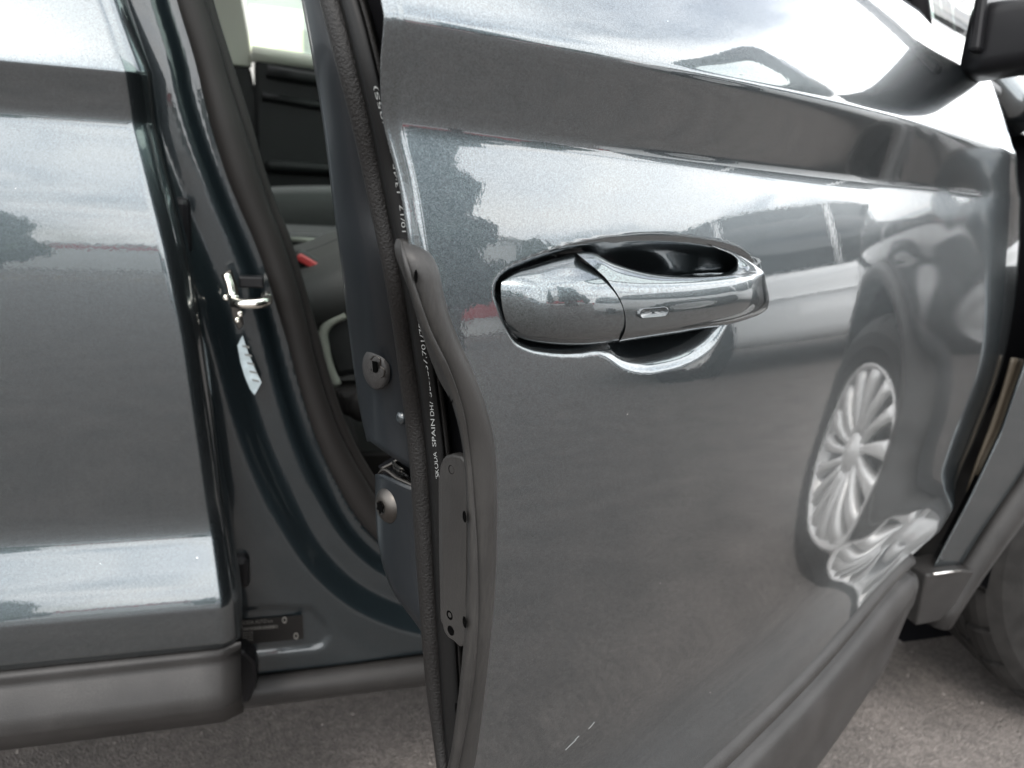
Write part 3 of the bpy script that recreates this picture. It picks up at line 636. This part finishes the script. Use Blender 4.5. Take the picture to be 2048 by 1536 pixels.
# sill trim below the opening
xs = np.linspace(-.062, .87, 40)
P = np.array([[(x, DR+.070, .294), (x, DR+.050, .296), (x, DR+.038, .292), (x, DR+.034, .283), (x, DR+.037, .270), (x, DR+.046, .260), (x, DR+.075, .253), (x, DR+.2, .246)] for x in xs])
grid('sill_trim', P, M['clad'], body, solid=.004, solid_off=-1)
# hinge strap end beside the cladding
prism('rubber_stop', [ony(x, y, DR+.030) for x, y in [(462, 1308), (490, 1302), (512, 1325), (516, 1360), (500, 1405), (486, 1412)]], (0, .05, 0), M['black'], body, bevel=.006)
box('rubber_buffer', (-.060, DR+.040, .422), (-.038, DR+.062, .460), M['black'], body, bevel=.006)
box('upper_buffer', ony(345, 470, YP)[[0, 1, 2]]-np.array([.0, .012, .018]), ony(382, 420, YP)+np.array([.0, .004, .012]), M['black'], body, bevel=.006)
# striker: a base plate and a U loop
b0 = [ony(x, y, YP-.012) for x, y in [(449, 545), (462, 540), (474, 575), (480, 612), (487, 650), (478, 660), (466, 640), (458, 600)]]
prism('striker_plate', b0, (0, .006, 0), M['dark_steel'], body, bevel=.001)
a_, b_ = ony(470, 597, YP-.012), ony(523, 594, YP-.012)
tube('striker_loop', spline([ony(452, 548, YP-.016), ony(460, 570, YP-.02), ony(466, 595, YP-.026), ony(472, 600, YP-.03)], 12), .0045, M['steel'], body, n=10)
tube('striker_loop', spline([a_+np.array([0, -.02, 0]), a_*.6+b_*.4+np.array([0, -.034, 0]), b_+np.array([0, -.034, 0]), b_+np.array([.006, -.016, 0]), b_+np.array([.004, .006, 0])], 20), .0052, M['steel'], body, n=10)
for x, y in [(475, 640), (480, 628), (452, 595)]: disc('striker_screw', ony(x, y, YP-.014), np.array([0, -1., 0]), np.array([1., 0, 0]), ZV, .0032, M['steel'], body, [(1, 0), (.9, .002), (.3, .0024), (.02, .0015)], 12)
box('catch_cover', ony(478, 566, YP-.004)-np.array([0, .006, .004]), ony(528, 556, YP-.004)+np.array([0, .006, .002]), M['black'], body, bevel=.002)
prism('paper_label', [ony(x, y, YP+.004) for x, y in [(485, 671), (475, 691), (481, 725), (489, 752), (500, 778), (509, 790), (523, 765), (510, 738), (496, 705)]], (0, .001, 0), M['label'], body)
for k in range(5):
    y0_ = 690+k*17; x0_ = 484+k*5
    prism('label_print', [ony(x, y, YP+.0034) for x, y in [(x0_, y0_), (x0_+14, y0_+3), (x0_+15, y0_+7), (x0_+1, y0_+4)]], (0, .0004, 0), M['ink'], body)
YB = YP+.0005
plp = [ony(x, y, YB) for x, y in [(470, 1241), (605, 1230), (607, 1277), (470, 1291)]]
prism('data_plate', plp, (0, .0006, 0), M['plate'], body)
LV, LF = [], []
def plate_text(s_, x0, x1, y0, y1, hh):
    v, f = text_mesh(s_); v[:, 0] = (v[:, 0]-v[:, 0].min())/(v[:, 0].max()-v[:, 0].min()); b = len(LV)
    for q in v: LV.append(ony(x0+(x1-x0)*q[0], y0+(y1-y0)*q[0]-q[1]*hh, YB-.0006))
    LF.extend(tuple(i+b for i in ff) for ff in f)
plate_text('SKODA AUTO a.s.', 480, 546, 1250, 1244, 10)
for r, (x0, x1, y0) in enumerate([(478, 556, 1262), (486, 505, 1268), (486, 505, 1273), (486, 505, 1278), (486, 505, 1283)]):
    x = x0
    while x < x1:
        w = random.uniform(1.2, 3); h = 6 if r == 0 else 2.5; yy = y0-(x-478)*.08; b = len(LV)
        LV += [ony(x, yy, YB-.0006), ony(x+w, yy, YB-.0006), ony(x+w, yy-h, YB-.0006), ony(x, yy-h, YB-.0006)]; LF.append((b, b+1, b+2, b+3)); x += w+2.0
for cx, cy in [(569, 1240), (592, 1272)]:
    for k in range(10):
        a, a2 = k*.628, (k+1)*.628; b = len(LV)
        LV += [ony(cx+5*math.cos(a), cy+7*math.sin(a), YB-.0006), ony(cx+5*math.cos(a2), cy+7*math.sin(a2), YB-.0006), ony(cx+3*math.cos(a2), cy+4*math.sin(a2), YB-.0006), ony(cx+3*math.cos(a), cy+4*math.sin(a), YB-.0006)]; LF.append((b, b+1, b+2, b+3))
mesh('plate_lettering', LV, LF, M['ink2'], body, smooth=False)['kind'] = 'stuff'

# ---------------- fender, arch cladding, wheel
WX, WY, WZ, WR, WW = 1.435, DR-.012, .358, .358, .235
fz = np.linspace(.382, 1.0, 60); fu = np.linspace(0, 1, 60); rows = []
_sx = sorted((float(p[2]), float(p[0])) for p in (ony(x, y, DR) for x, y in [(1868, 1142), (1942, 999), (2003, 867), (2034, 776)]))
_sx += [(.80, _sx[-1][1]+.02), (1.0, _sx[-1][1]+.03)]
def shut_x(z): return float(np.interp(z, [a for a, _ in _sx], [b for _, b in _sx]))
def arch_x(z):       # front border of the panel behind the wheel arch
    return float(np.interp(z, [.382, .45, .533, .60, .70, .80, .84], [.938, .967, 1.009, 1.046, 1.121, 1.267, 1.41]))
for z in fz:
    x0 = shut_x(z); x1 = arch_x(z) if z < .84 else 2.05; row = [(x0+.012, DR+.02, z), (x0+.003, DR+.006, z)]
    for u in fu:
        x = x0+(x1-x0)*u; row.append((x, DR+.03*max(0, x-1.1)**2*3-.012*math.exp(-((z-.9)/.06)**2)+.25*max(0, z-.9)**2*6+.012*max(0, .6-z), z))
    rows.append(row)
fend = grid('front_fender', rows, M['paint'], car, solid=.0012, solid_off=-1)
# front half of the fender beyond the wheel
rows = [[(min(2.05, 1.464+math.sqrt(max(0, .5**2-(z-.36)**2)))+(2.05-min(2.05, 1.464+math.sqrt(max(0, .5**2-(z-.36)**2))))*u, DR+.09*((u*.3+.7)**2)*.5+.01, z) for u in np.linspace(0, 1, 12)] for z in np.linspace(.30, .86, 30)]
grid('fender_nose', rows, M['paint'], fend)
AX = 1.464
# arch cladding: from the body corner round over the wheel
ang = np.radians(np.linspace(187, -10, 70)); rows = []
for a in ang:
    c_, s_ = math.cos(a), math.sin(a); low = float(np.clip((a-rad(160))/rad(27), 0, 1.2))**1.5; ro_ = .483+.075*low; ri = .440+.092*low
    z_out = WZ+ro_*s_; f_ = lambda r, y: (AX+r*c_, y, WZ+r*s_)
    rows.append([f_(ro_+.003, DR+.01), f_(ro_, DR-.004), f_(ro_-.006, DR-.012), f_(ro_*.5+ri*.5, DR-.016), f_(ri+.004, DR-.014), f_(ri, DR-.006), f_(ri, DR+.04), f_(ri-.01, DR+.3)])
ac = grid('arch_cladding', rows, M['clad'], car, solid=.003, solid_off=-1)
prism('arch_lower', [ony(x, y, DR-.012) for x, y in [(1853, 1150), (1922, 1140), (1964, 1142), (1915, 1205), (1880, 1243), (1832, 1252)]], (0, .05, 0), M['clad'], ac, bevel=.003)
tube('ledge_highlight', [ony(x, y, DR-.014) for x, y in [(1866, 1148), (1892, 1145), (1920, 1141)]], .0022, M['chrome'], ac, n=8)  # bright tube stands for the highlight along the fender's lower ledge
# dusty flange in the door gap
fl = [ony(x, y, DR+.028) for x, y in [(2030, 716), (2012, 780), (1988, 852), (1960, 925), (1940, 984)]]
tube('fender_flange', spline(fl, 24), .007, M['tan'], fend, n=10, up=(0, 1, 0), flat=.5)
# black box puts the shade of the door gap into its colour
box('door_gap_shade', (.93, DR+.14, .34), (1.30, DR+.20, 1.0), M['gap'], car, bevel=.01)
# wheel
wheel = bpy.data.objects.new('front_wheel', None); put(wheel, car); wheel.location = (0, 0, 0)
STEER = rad(-13)
def wpt(r, a, y):
    x, q = r*math.cos(a), y-.1; return (WX+x*math.cos(STEER)-q*math.sin(STEER), WY+.1+x*math.sin(STEER)+q*math.cos(STEER), WZ+r*math.sin(a))
prof = [(.236, .012), (.250, .004), (.285, -.002), (.318, .002), (.338, .013), (.348, .024), (.3535, .034), (.3555, .044), (.3565, .054), (.3475, .056), (.3475, .064), (.357, .066), (.358, .076), (.358, .092),
        (.3475, .094), (.3475, .103), (.358, .105), (.358, .120), (.358, .131), (.3475, .133), (.3475, .142), (.358, .144), (.358, .160), (.3575, .170), (.3475, .172), (.3475, .180), (.3565, .182), (.3555, .192), (.3535, .202), (.348, .212), (.338, .223), (.318, .234), (.285, .238), (.250, .230), (.236, .222)]
na = 420
P = []
for i in range(na):
    a = 2*math.pi*i/na; row = []
    for k, (r, y) in enumerate(prof):
        cut = 0
        rib = 0 if y < .055 else 1 if y < .093 else 2 if y < .132 else 3 if y < .171 else 4
        if .024 <= y <= .213 and r > .347 and rib != 2 and (i+rib*5) % 15 in (0, 1): cut = .0085
        row.append(wpt(r-cut, a, y))
    P.append(row)
grid('tyre', P, M['tyre'], wheel, close_r=True, smooth=False)
rim = [(.236, .222), (.225, .20), (.215, .15), (.212, .06), (.222, .030), (.232, .016), (.240, .010), (.243, .006), (.240, .003), (.232, .006), (.226, .016)]
grid('rim', [[wpt(r, 2*math.pi*i/90, y) for r, y in rim] for i in range(90)], M['alloy'], wheel, close_r=True)
WAX = np.array([math.sin(STEER), -math.cos(STEER), 0]); WUX = np.array([math.cos(STEER), math.sin(STEER), 0])
disc('brake_disc', np.array(wpt(0, 0, .10)), WAX, WUX, ZV, .155, M['dark_steel'], wheel, [(1, 0), (1, .02), (.5, .022), (.02, .04)], 40)
grid('wheel_well', [[(AX+.43*math.cos(a), y, WZ+.43*math.sin(a)) for y in (DR+.03, DR+.32)] for a in np.radians(np.linspace(-5, 185, 40))], M['gap'], ac)
disc('well_back', np.array([AX, DR+.33, WZ]), np.array([0, -1., 0]), np.array([1., 0, 0]), ZV, .43, M['gap'], ac, [(1, 0), (.02, .0)], 40)
for k in range(15):
    a = 2*math.pi*k/15+.2; rows = []
    for t in np.linspace(0, 1, 7):
        r = .045+.19*t; w = .0085+.016*t-.004*math.sin(math.pi*t); tw = .10*t; y = .030-.018*math.sin(math.pi*t*.9)-.004
        cen = np.array(wpt(r, a+tw, y)); ta = np.array([-math.sin(a+tw)*math.cos(STEER), -math.sin(a+tw)*math.sin(STEER), math.cos(a+tw)])
        rows.append([cen-ta*w+np.array([0, .022, 0]), cen-ta*w, cen-ta*w*.55+np.array([0, -.009, 0]), cen+np.array([0, -.004, 0]), cen+ta*w*.55+np.array([0, -.009, 0]), cen+ta*w, cen+ta*w+np.array([0, .022, 0])])
    grid('spoke', rows, M['alloy'], wheel, smooth=True, solid=.003)
disc('hub_cap', np.array(wpt(0, 0, .012)), WAX, WUX, ZV, .05, M['alloy'], wheel, [(1.3, -.02), (1.1, .0), (.7, .004), (.6, .008), (.02, .011)], 28)

# ---------------- rest of the shell: bonnet, windscreen pillar, roof, far side, floor, rear quarter
YF = DR+1.84
def roof_y(s_): return s_
P = np.array([[(x, DR+.10+.04*max(0, x-1.2)+(YF-DR-.2)*v-.0, .985+.075*math.sin(math.pi*v)**.6-.16*max(0, x-1.0)**1.5) for v in np.linspace(0, 1, 24)] for x in np.linspace(.98, 2.1, 20)])
grid('bonnet', P, M['paint'], car, solid=.003, flip=True)
P = np.array([[(.92-t*.72, DR+.13+.12*t+(YF-DR-.26-.24*t)*v, 1.03+.50*t) for v in np.linspace(0, 1, 12)] for t in np.linspace(0, 1, 10)])
grid('windscreen', P, M['glass'], car, solid=.005)
tube('screen_pillar', spline([(.95, DR+.085, 1.0), (.72, DR+.125, 1.17), (.45, DR+.17, 1.36), (.15, DR+.22, 1.54)], 24), .03, M['paint'], car, n=12, up=(0, 1, 0))
tube('screen_pillar', spline([(.95, YF-.085, 1.0), (.72, YF-.125, 1.17), (.45, YF-.17, 1.36), (.15, YF-.22, 1.54)], 24), .03, M['paint'], car, n=12, up=(0, 1, 0))
P = np.array([[(x, DR+.20+(YF-DR-.40)*v, 1.56+.06*math.sin(math.pi*v)-.05*max(0, -x-.8)**2) for v in np.linspace(0, 1, 16)] for x in np.linspace(-2.3, .18, 20)])
grid('roof', P, M['paint'], car, solid=.03)
P = np.array([[(x, DR+.09+.11*t, 1.12+.44*t) for t in np.linspace(0, 1, 6)] for x in np.linspace(-2.3, -.25, 24)])
grid('rear_side_window', P, M['dark_glass'], car, solid=.004)
tube('middle_pillar', spline([(-.21, YP+.07, 1.12), (-.30, YP+.10, 1.35), (-.37, YP+.15, 1.56)], 10), .045, M['black'], car, n=12)
box('floor', (-2.2, DR+.12, .27), (1.0, YF-.08, .30), M['trim'], car, bevel=.01)
box('dashboard', (.62, DR+.14, .62), (.98, YF-.1, 1.02), M['trim'], car, bevel=.06)
box('rear_quarter', (-2.4, DR+.03, .36), (XL-.006, YF-.03, 1.12), M['paint'], car, bevel=.05)
# far side: door panel with window opening, pillar
FY = YF-.12
zb_ = float(ony(600, 122, FY)[2]); xp = float(ony(505, 130, FY)[0])
lo = lambda x, y, Y=FY: ony(x, y, Y)
far = box('far_door', (xp+.004, FY-.02, .38), (.90, YF-.01, zb_-.01), M['trim'], car, bevel=.012)
far['label'] = 'black inner panel of the opposite door'
box('armrest', (xp+.03, FY-.075, float(lo(600, 345)[2])), (.75, FY-.022, float(lo(600, 322)[2])), M['trim'], far, bevel=.014)
tube('door_pull', [lo(x, y, FY-.04) for x, y in [(535, 142), (590, 152), (680, 165), (800, 180)]], .017, M['trim'], far, n=12, flat=.6)
tube('panel_ridge', [lo(x, y, FY-.03) for x, y in [(525, 192), (600, 205), (800, 235)]], .012, M['trim'], far, n=10)
tube('window_sill', [lo(x, y, FY-.005) for x, y in [(503, 108), (560, 116), (640, 128), (800, 150)]], .022, M['cream'], far, n=12)
box('far_rear_side', (-2.3, FY-.01, .38), (xp-.10, YF-.01, zb_+.02), M['trim'], car, bevel=.01)
pt = [lo(468, -40), (lo(484, 0)), lo(500, 90), lo(503, 134), lo(445, 128), lo(420, 0), lo(405, -40)]
prism('pillar_trim', pt, (0, .05, 0), M['cream'], car, bevel=.006)
prism('lower_pillar_trim', [lo(470, 132), lo(500, 135), lo(560, 400), lo(560, 600), lo(440, 600), lo(440, 132)], (0, .05, 0), M['trim'], car, bevel=.006)
fg = [lo(485, -60, FY+.03), lo(503, 108, FY+.03), lo(800, 150, FY+.03), lo(800, -60, FY+.03)]
prism('far_window', fg, (0, .004, 0), M['glass'], far)

# seats, buckle
def cushion(name, prof, y0, y1, m, parent, n=14, sub=1, crown=.02):
    rows = []
    for v in np.linspace(0, 1, n):
        e = 1-.10*abs(2*v-1)**6; cx, cz = np.mean(prof, axis=0)
        rows.append([(cx+(x-cx)*e, y0+(y1-y0)*v, cz+(z-cz)*(e+crown*math.sin(math.pi*v))) for x, z in prof])
    return grid(name, rows, m, parent, close_c=True, caps=True, sub=sub)
# passenger seat seen through the opening
YS = DR+.28
ps = bpy.data.objects.new('passenger_seat', None); put(ps, car)
def quadp(pts, Y): return [ony(x, y, Y) for x, y in pts]
sp = spline(quadp([(590, 600), (640, 585), (700, 560), (760, 535), (860, 510), (1000, 500)], YS), 20)
rows = [[p+np.array([0, dy, dz]) for dy, dz in [(0, -.045), (-.022, -.03), (-.03, 0), (-.018, .022), (.03, .03), (.2, .02), (.42, .02), (.47, -.02)]] for p in sp]
grid('seat_cushion', rows, M['seat'], ps, sub=1, solid=.01)
for dy_ in (.09, .20): tube('seat_seam', [p+np.array([0, dy_, .031]) for p in sp], .003, M['trim'], ps, n=6)
prism('seat_side', quadp([(628, 655), (655, 640), (720, 600), (860, 560), (860, 745), (700, 755), (668, 765)], YS-.015), (0, .05, 0), M['trim'], ps, bevel=.012)
tube('seat_piping', spline(quadp([(690, 628), (658, 646), (648, 660), (650, 700), (662, 745), (674, 770)], YS-.02), 24), .007, M['seat_edge'], ps, n=8)
prism('seat_rail_cover', quadp([(668, 782), (720, 780), (860, 776), (860, 845), (700, 838), (684, 834)], YS-.03), (0, .06, 0), M['strip'], ps, bevel=.01)
disc('recline_lever', ony(726, 812, YS-.035), np.array([0, -1., 0]), np.array([1., 0, 0]), ZV, .014, M['strip'], ps, [(1.6, 0), (1.5, .006), (.9, .01), (.02, .01)], 20)
prism('seat_rail', quadp([(715, 905), (860, 900), (860, 950), (740, 958)], YS), (0, .2, 0), M['strip'], ps, bevel=.006)
ds = bpy.data.objects.new('driver_seat', None); put(ds, car)
YD = DR+1.06
sp = spline(quadp([(500, 392), (560, 388), (640, 386), (760, 386), (900, 390)], YD), 16)
rows = [[p+np.array([0, dy, dz]) for dy, dz in [(0, -.12), (-.02, -.10), (-.03, -.03), (-.02, -.004), (.0, .004), (.06, .0), (.4, -.01)]] for p in sp]
grid('seat_cushion', rows, M['seat'], ds, sub=1, solid=.01)
tube('seat_piping', sp+np.array([0, -.012, -.006]), .010, M['seat_edge'], ds, n=8)
for q_, ya in ((ps, YS+.0), (ds, YD+.0)):
    cushion('backrest', [(-.30, .60), (-.17, .64), (-.20, .85), (-.34, 1.20), (-.44, 1.20), (-.42, .85)], ya, ya+.46, M['seat'], q_)
con = box('centre_console', ony(500, 560, DR+.80)-np.array([.1, 0, .05]), ony(900, 478, DR+.80)+np.array([.3, .2, 0]), M['trim'], car, bevel=.02)
tube('console_trim', quadp([(575, 478), (640, 482), (700, 487), (860, 500)], DR+.79), .005, M['seat_edge'], con, n=8)
bk = quadp([(594, 512), (602, 508), (640, 530), (638, 541), (630, 543), (594, 522)], DR+.30)
prism('buckle_button', bk, (0, .012, 0), M['red'], ps, bevel=.003)
prism('belt_buckle', quadp([(585, 506), (600, 500), (648, 528), (640, 600), (600, 612), (580, 560)], DR+.312), (0, .03, 0), M['trim'], ps, bevel=.005)
ORI[0] = np.zeros(3)

# ================================================================== SURROUNDINGS (what the paint mirrors and the far window shows)
def make_car(nm, label, loc, rz, pm, h=1.48, L_=4.4, group=None):
    root = thing(nm, label, 'car', loc, rz, group)
    st = np.linspace(-L_/2, L_/2, 40); rows = []
    for x in st:
        t = abs(x)/(L_/2); w = .90*(1-.16*t**6); zt = .92-.10*max(0, x/(L_/2))**2-.02*max(0, -x/(L_/2)); zl = .20+.10*t**8
        if t > .93: zt -= (t-.93)*2.6; zl += (t-.93)*1.2
        rows.append([(x, -w+.12, zl), (x, -w+.01, zl+.06), (x, -w, .45), (x, -w+.02, .62), (x, -w+.03, zt-.08), (x, -w+.10, zt), (x, 0, zt+.03), (x, w-.10, zt), (x, w-.03, zt-.08), (x, w-.02, .62), (x, w, .45), (x, w-.01, zl+.06), (x, w-.12, zl)])
    b = grid('body', rows, pm, root, flip=True, close_c=True, caps=True, sub=1)
    gh = [(-.46*L_, .90), (-.40*L_, 1.25), (-.27*L_, h-.03), (-.05*L_, h), (.08*L_, h-.06), (.27*L_, .93)]
    gp = spline(gh, 26); rows = []
    for x, z in gp:
        k = (z-.9)/(h-.9); w = .80-.22*k; rows.append([(x, -w, z), (x, -w*.7, z+.015*k), (x, w*.7, z+.015*k), (x, w, z)])
    grid('roof', rows[5:20], pm, root, solid=.03, flip=True)
    side = lambda sg: [(x, sg*(.80-.22*(z-.9)/(h-.9)), z-.012) for x, z in gp]
    for sg in (-1, 1):
        pts = side(sg); n_ = len(pts); lowr = [(x, sg*.81, .90) for x, y, z in pts]
        grid('side_glass', [pts, lowr], M['dark_glass'], root, solid=.01)
        for fx in (-.22, .02): tube('pillar', [(fx*L_, sg*.815, .9), (fx*L_-.03, sg*.60, h-.05)], .03, pm, root, n=8)
        tube('door_crease', [(x, sg*.895, .66+.02*x/L_) for x in np.linspace(-1.5, 1.4, 10)], .012, pm, root, n=6)
    grid('windscreen', rows[19:], M['dark_glass'], root, solid=.01, flip=True); grid('rear_screen', rows[:6], M['dark_glass'], root, solid=.01, flip=True)
    for sx in (-.30, .30):
        for sg in (-1, 1):
            c = np.array([sx*L_, sg*.80, .33]); ax = np.array([0, sg*1., 0])
            w_ = disc('wheel', c, ax, np.array([1., 0, 0]), ZV, .33, M['tyre'], root, [(.6, -.10), (1, -.09), (1, .09), (.92, .115), (.68, .115), (.66, .10)], 32)
            disc('arch', c, ax, np.array([1., 0, 0]), ZV, .40, M['black'], root, [(1, .06), (1, .102), (.8, .102)], 32)
            disc('hub', c, ax, np.array([1., 0, 0]), ZV, .33, M['alloy'], w_, [(.66, .10), (.6, .07), (.2, .11), (.02, .11)], 20)
    for sg in (-1, 1):
        box('headlight', (L_/2-.16, sg*.72-.14, .66), (L_/2-.06, sg*.72+.10, .78), M['headlamp'], root, bevel=.03)
        box('tail_light', (-L_/2+.06, sg*.72-.12, .72), (-L_/2+.14, sg*.72+.12, .88), M['lamp'], root, bevel=.03)
    return root
make_car('parked_car', 'white hatchback parked side-on ahead of the open door', (6.3, 1.1, 0), rad(82), M['white_paint'], group='cars parked in the lot')
make_car('parked_car', 'black car parked beyond the front wing', (9.2, 4.6, 0), rad(100), M['black_paint'], group='cars parked in the lot')
make_car('parked_car', 'silver car parked across the lane behind the viewer', (2.2, -11.5, 0), rad(8), M['silver_paint'], group='cars parked in the lot')
make_car('parked_car', 'dark car parked farther along the lane', (-9.5, -12.5, 0), rad(4), M['black_paint'], group='cars parked in the lot')

def tree(label, loc, h, w, kind, seed):
    r = random.Random(seed); root = thing('tree', label, 'tree', loc, 0, 'trees round the car park')
    tube('trunk', [(0, 0, 0), (.05, 0, h*.3), (0, .05, h*.6), (0, 0, h*.9)], np.array([.035, .03, .02, .006])*h*.7, M['bark'], root, n=8)
    V, Fc = [], []
    for k in range(3600):
        t = r.random()**.8; z = h*(.16+.84*t); R_ = w*(1-t)**.75*(.55+.45*math.sin(t*17+seed)**2) if kind else w*math.sin(math.pi*min(1, .12+.88*t))**.7*(.75+.25*math.sin(t*9+seed))
        a = r.uniform(0, 6.283); q = R_*math.sqrt(r.random()); c = np.array([q*math.cos(a), q*math.sin(a), z]); s_ = r.uniform(.16, .32)*w**.5
        u = np.array([r.gauss(0, 1) for _ in range(3)]); u /= np.linalg.norm(u); v = np.cross(u, [r.gauss(0, 1) for _ in range(3)]); v /= np.linalg.norm(v)
        b = len(V); V += [c-u*s_, c+v*s_*.6, c+u*s_, c-v*s_*.6]; Fc.append((b, b+1, b+2, b+3))
    mesh('crown', V, Fc, M['leaf_d'] if kind else M['leaf'], root, smooth=False)
for k, (x, y, h, w, kind) in enumerate([(15, -6.6, 8, 1.5, 1), (13, -10.8, 7, 2.0, 1), (30, -9.5, 4.5, 2.2, 0), (-12.6, -40, 5.6, 2.3, 0), (-18, -43, 5.5, 3, 0), (-4, -46, 3.2, 1.5, 0), (58, 4, 6, 3.5, 0), (-2, -46, 4, 2.5, 0), (-26, -42, 6, 4, 0), (30, -30, 9, 4, 0)]):
    tree(['broad leafy tree', 'dark pointed conifer'][kind]+[' tallest of all, ahead of the open door', ' behind the first conifer', ' beyond the conifers', ' tallest across the lane', ' left of the tall lane tree', ' right of the tall lane tree', ' straight ahead of the bonnet', ' last small one on the right of the lane', ' far left of the lane', ' at the far right corner of the lot'][k], (x, y, 0), h, w, kind, k+3)
def building(nm, label, lo_, hi_, wallm, band=None, wins=0, axis=0):
    c = (np.array(lo_)+np.array(hi_))/2; root = thing(nm, label, 'building', (c[0], c[1], 0)); ORI[0] = np.array([c[0], c[1], 0])
    box('wall', lo_, hi_, wallm, root, bevel=.05)
    box('roof_edge', (lo_[0]-.1, lo_[1]-.1, hi_[2]), (hi_[0]+.1, hi_[1]+.1, hi_[2]+.25), M['grey_wall'], root, bevel=.03)
    if band: box('fascia', (lo_[0]-.12, lo_[1]-.12, band[0]), (hi_[0]+.12, hi_[1]+.12, band[1]), M['red_wall'], root, bevel=.03)
    for k in range(wins):
        u = (k+.5)/wins
        if axis == 0: x = lo_[0]+(hi_[0]-lo_[0])*u; w = (hi_[0]-lo_[0])/wins*.36; f = box('window', (x-w, lo_[1]-.06, .6), (x+w, lo_[1]+.02, 2.6), M['dark_glass'], root, bevel=.02)
        else: y = lo_[1]+(hi_[1]-lo_[1])*u; w = (hi_[1]-lo_[1])/wins*.36; f = box('window', (lo_[0]-.06, y-w, .6), (lo_[0]+.02, y+w, 2.6), M['dark_glass'], root, bevel=.02)
    ORI[0] = np.zeros(3); return root
building('showroom', 'white showroom with a red band ahead to the right of the car', (24, -28, 0), (34, -10, 4.6), M['white_wall'], (.8, 2.1), 5, 1)
building('white_hall', 'low white hall with a red fascia straight ahead', (44, -6, 0), (58, 16, 3.2), M['white_wall'], (2.5, 3.0), 6, 1)
building('white_shed', 'long low white shed across the lane', (-34, -62, 0), (10, -54, 3.4), M['white_wall'], (2.9, 3.3), 9, 0)
wl_ = building('grey_building', 'pale building seen through the opposite window', (-8, 8.2, 0), (12, 14, 5), M['grey_wall'], None, 0, 0)
sg = thing('sign_board', 'bright cream sign board seen through the opposite window', 'sign', (0, 7.6, 0)); ORI[0] = np.array([0, 7.6, 0])
a, b = ony(500, 105, 7.6), ony(606, 22, 7.6)
box('board', (a[0], 7.57, a[2]), (b[0], 7.62, b[2]), mat('cream board', (.85, .84, .62), .5), sg, bevel=.01)
tube('post', [(a[0]+.12, 7.66, 0), (a[0]+.12, 7.66, b[2])], .04, M['grey_wall'], sg, n=8); tube('post', [(b[0]-.12, 7.66, 0), (b[0]-.12, 7.66, b[2])], .04, M['grey_wall'], sg, n=8)
ORI[0] = np.zeros(3)
k = box('kerb', (-60, -30.2, 0), (30, -30, .13), M['kerb'], bevel=.02); k['kind'] = 'structure'
k = mesh('road_line', [(-60, -20.0, .004), (30, -20.0, .004), (30, -19.8, .004), (-60, -19.8, .004)], [(0, 1, 2, 3)], M['ylw'], smooth=False); k['kind'] = 'structure'
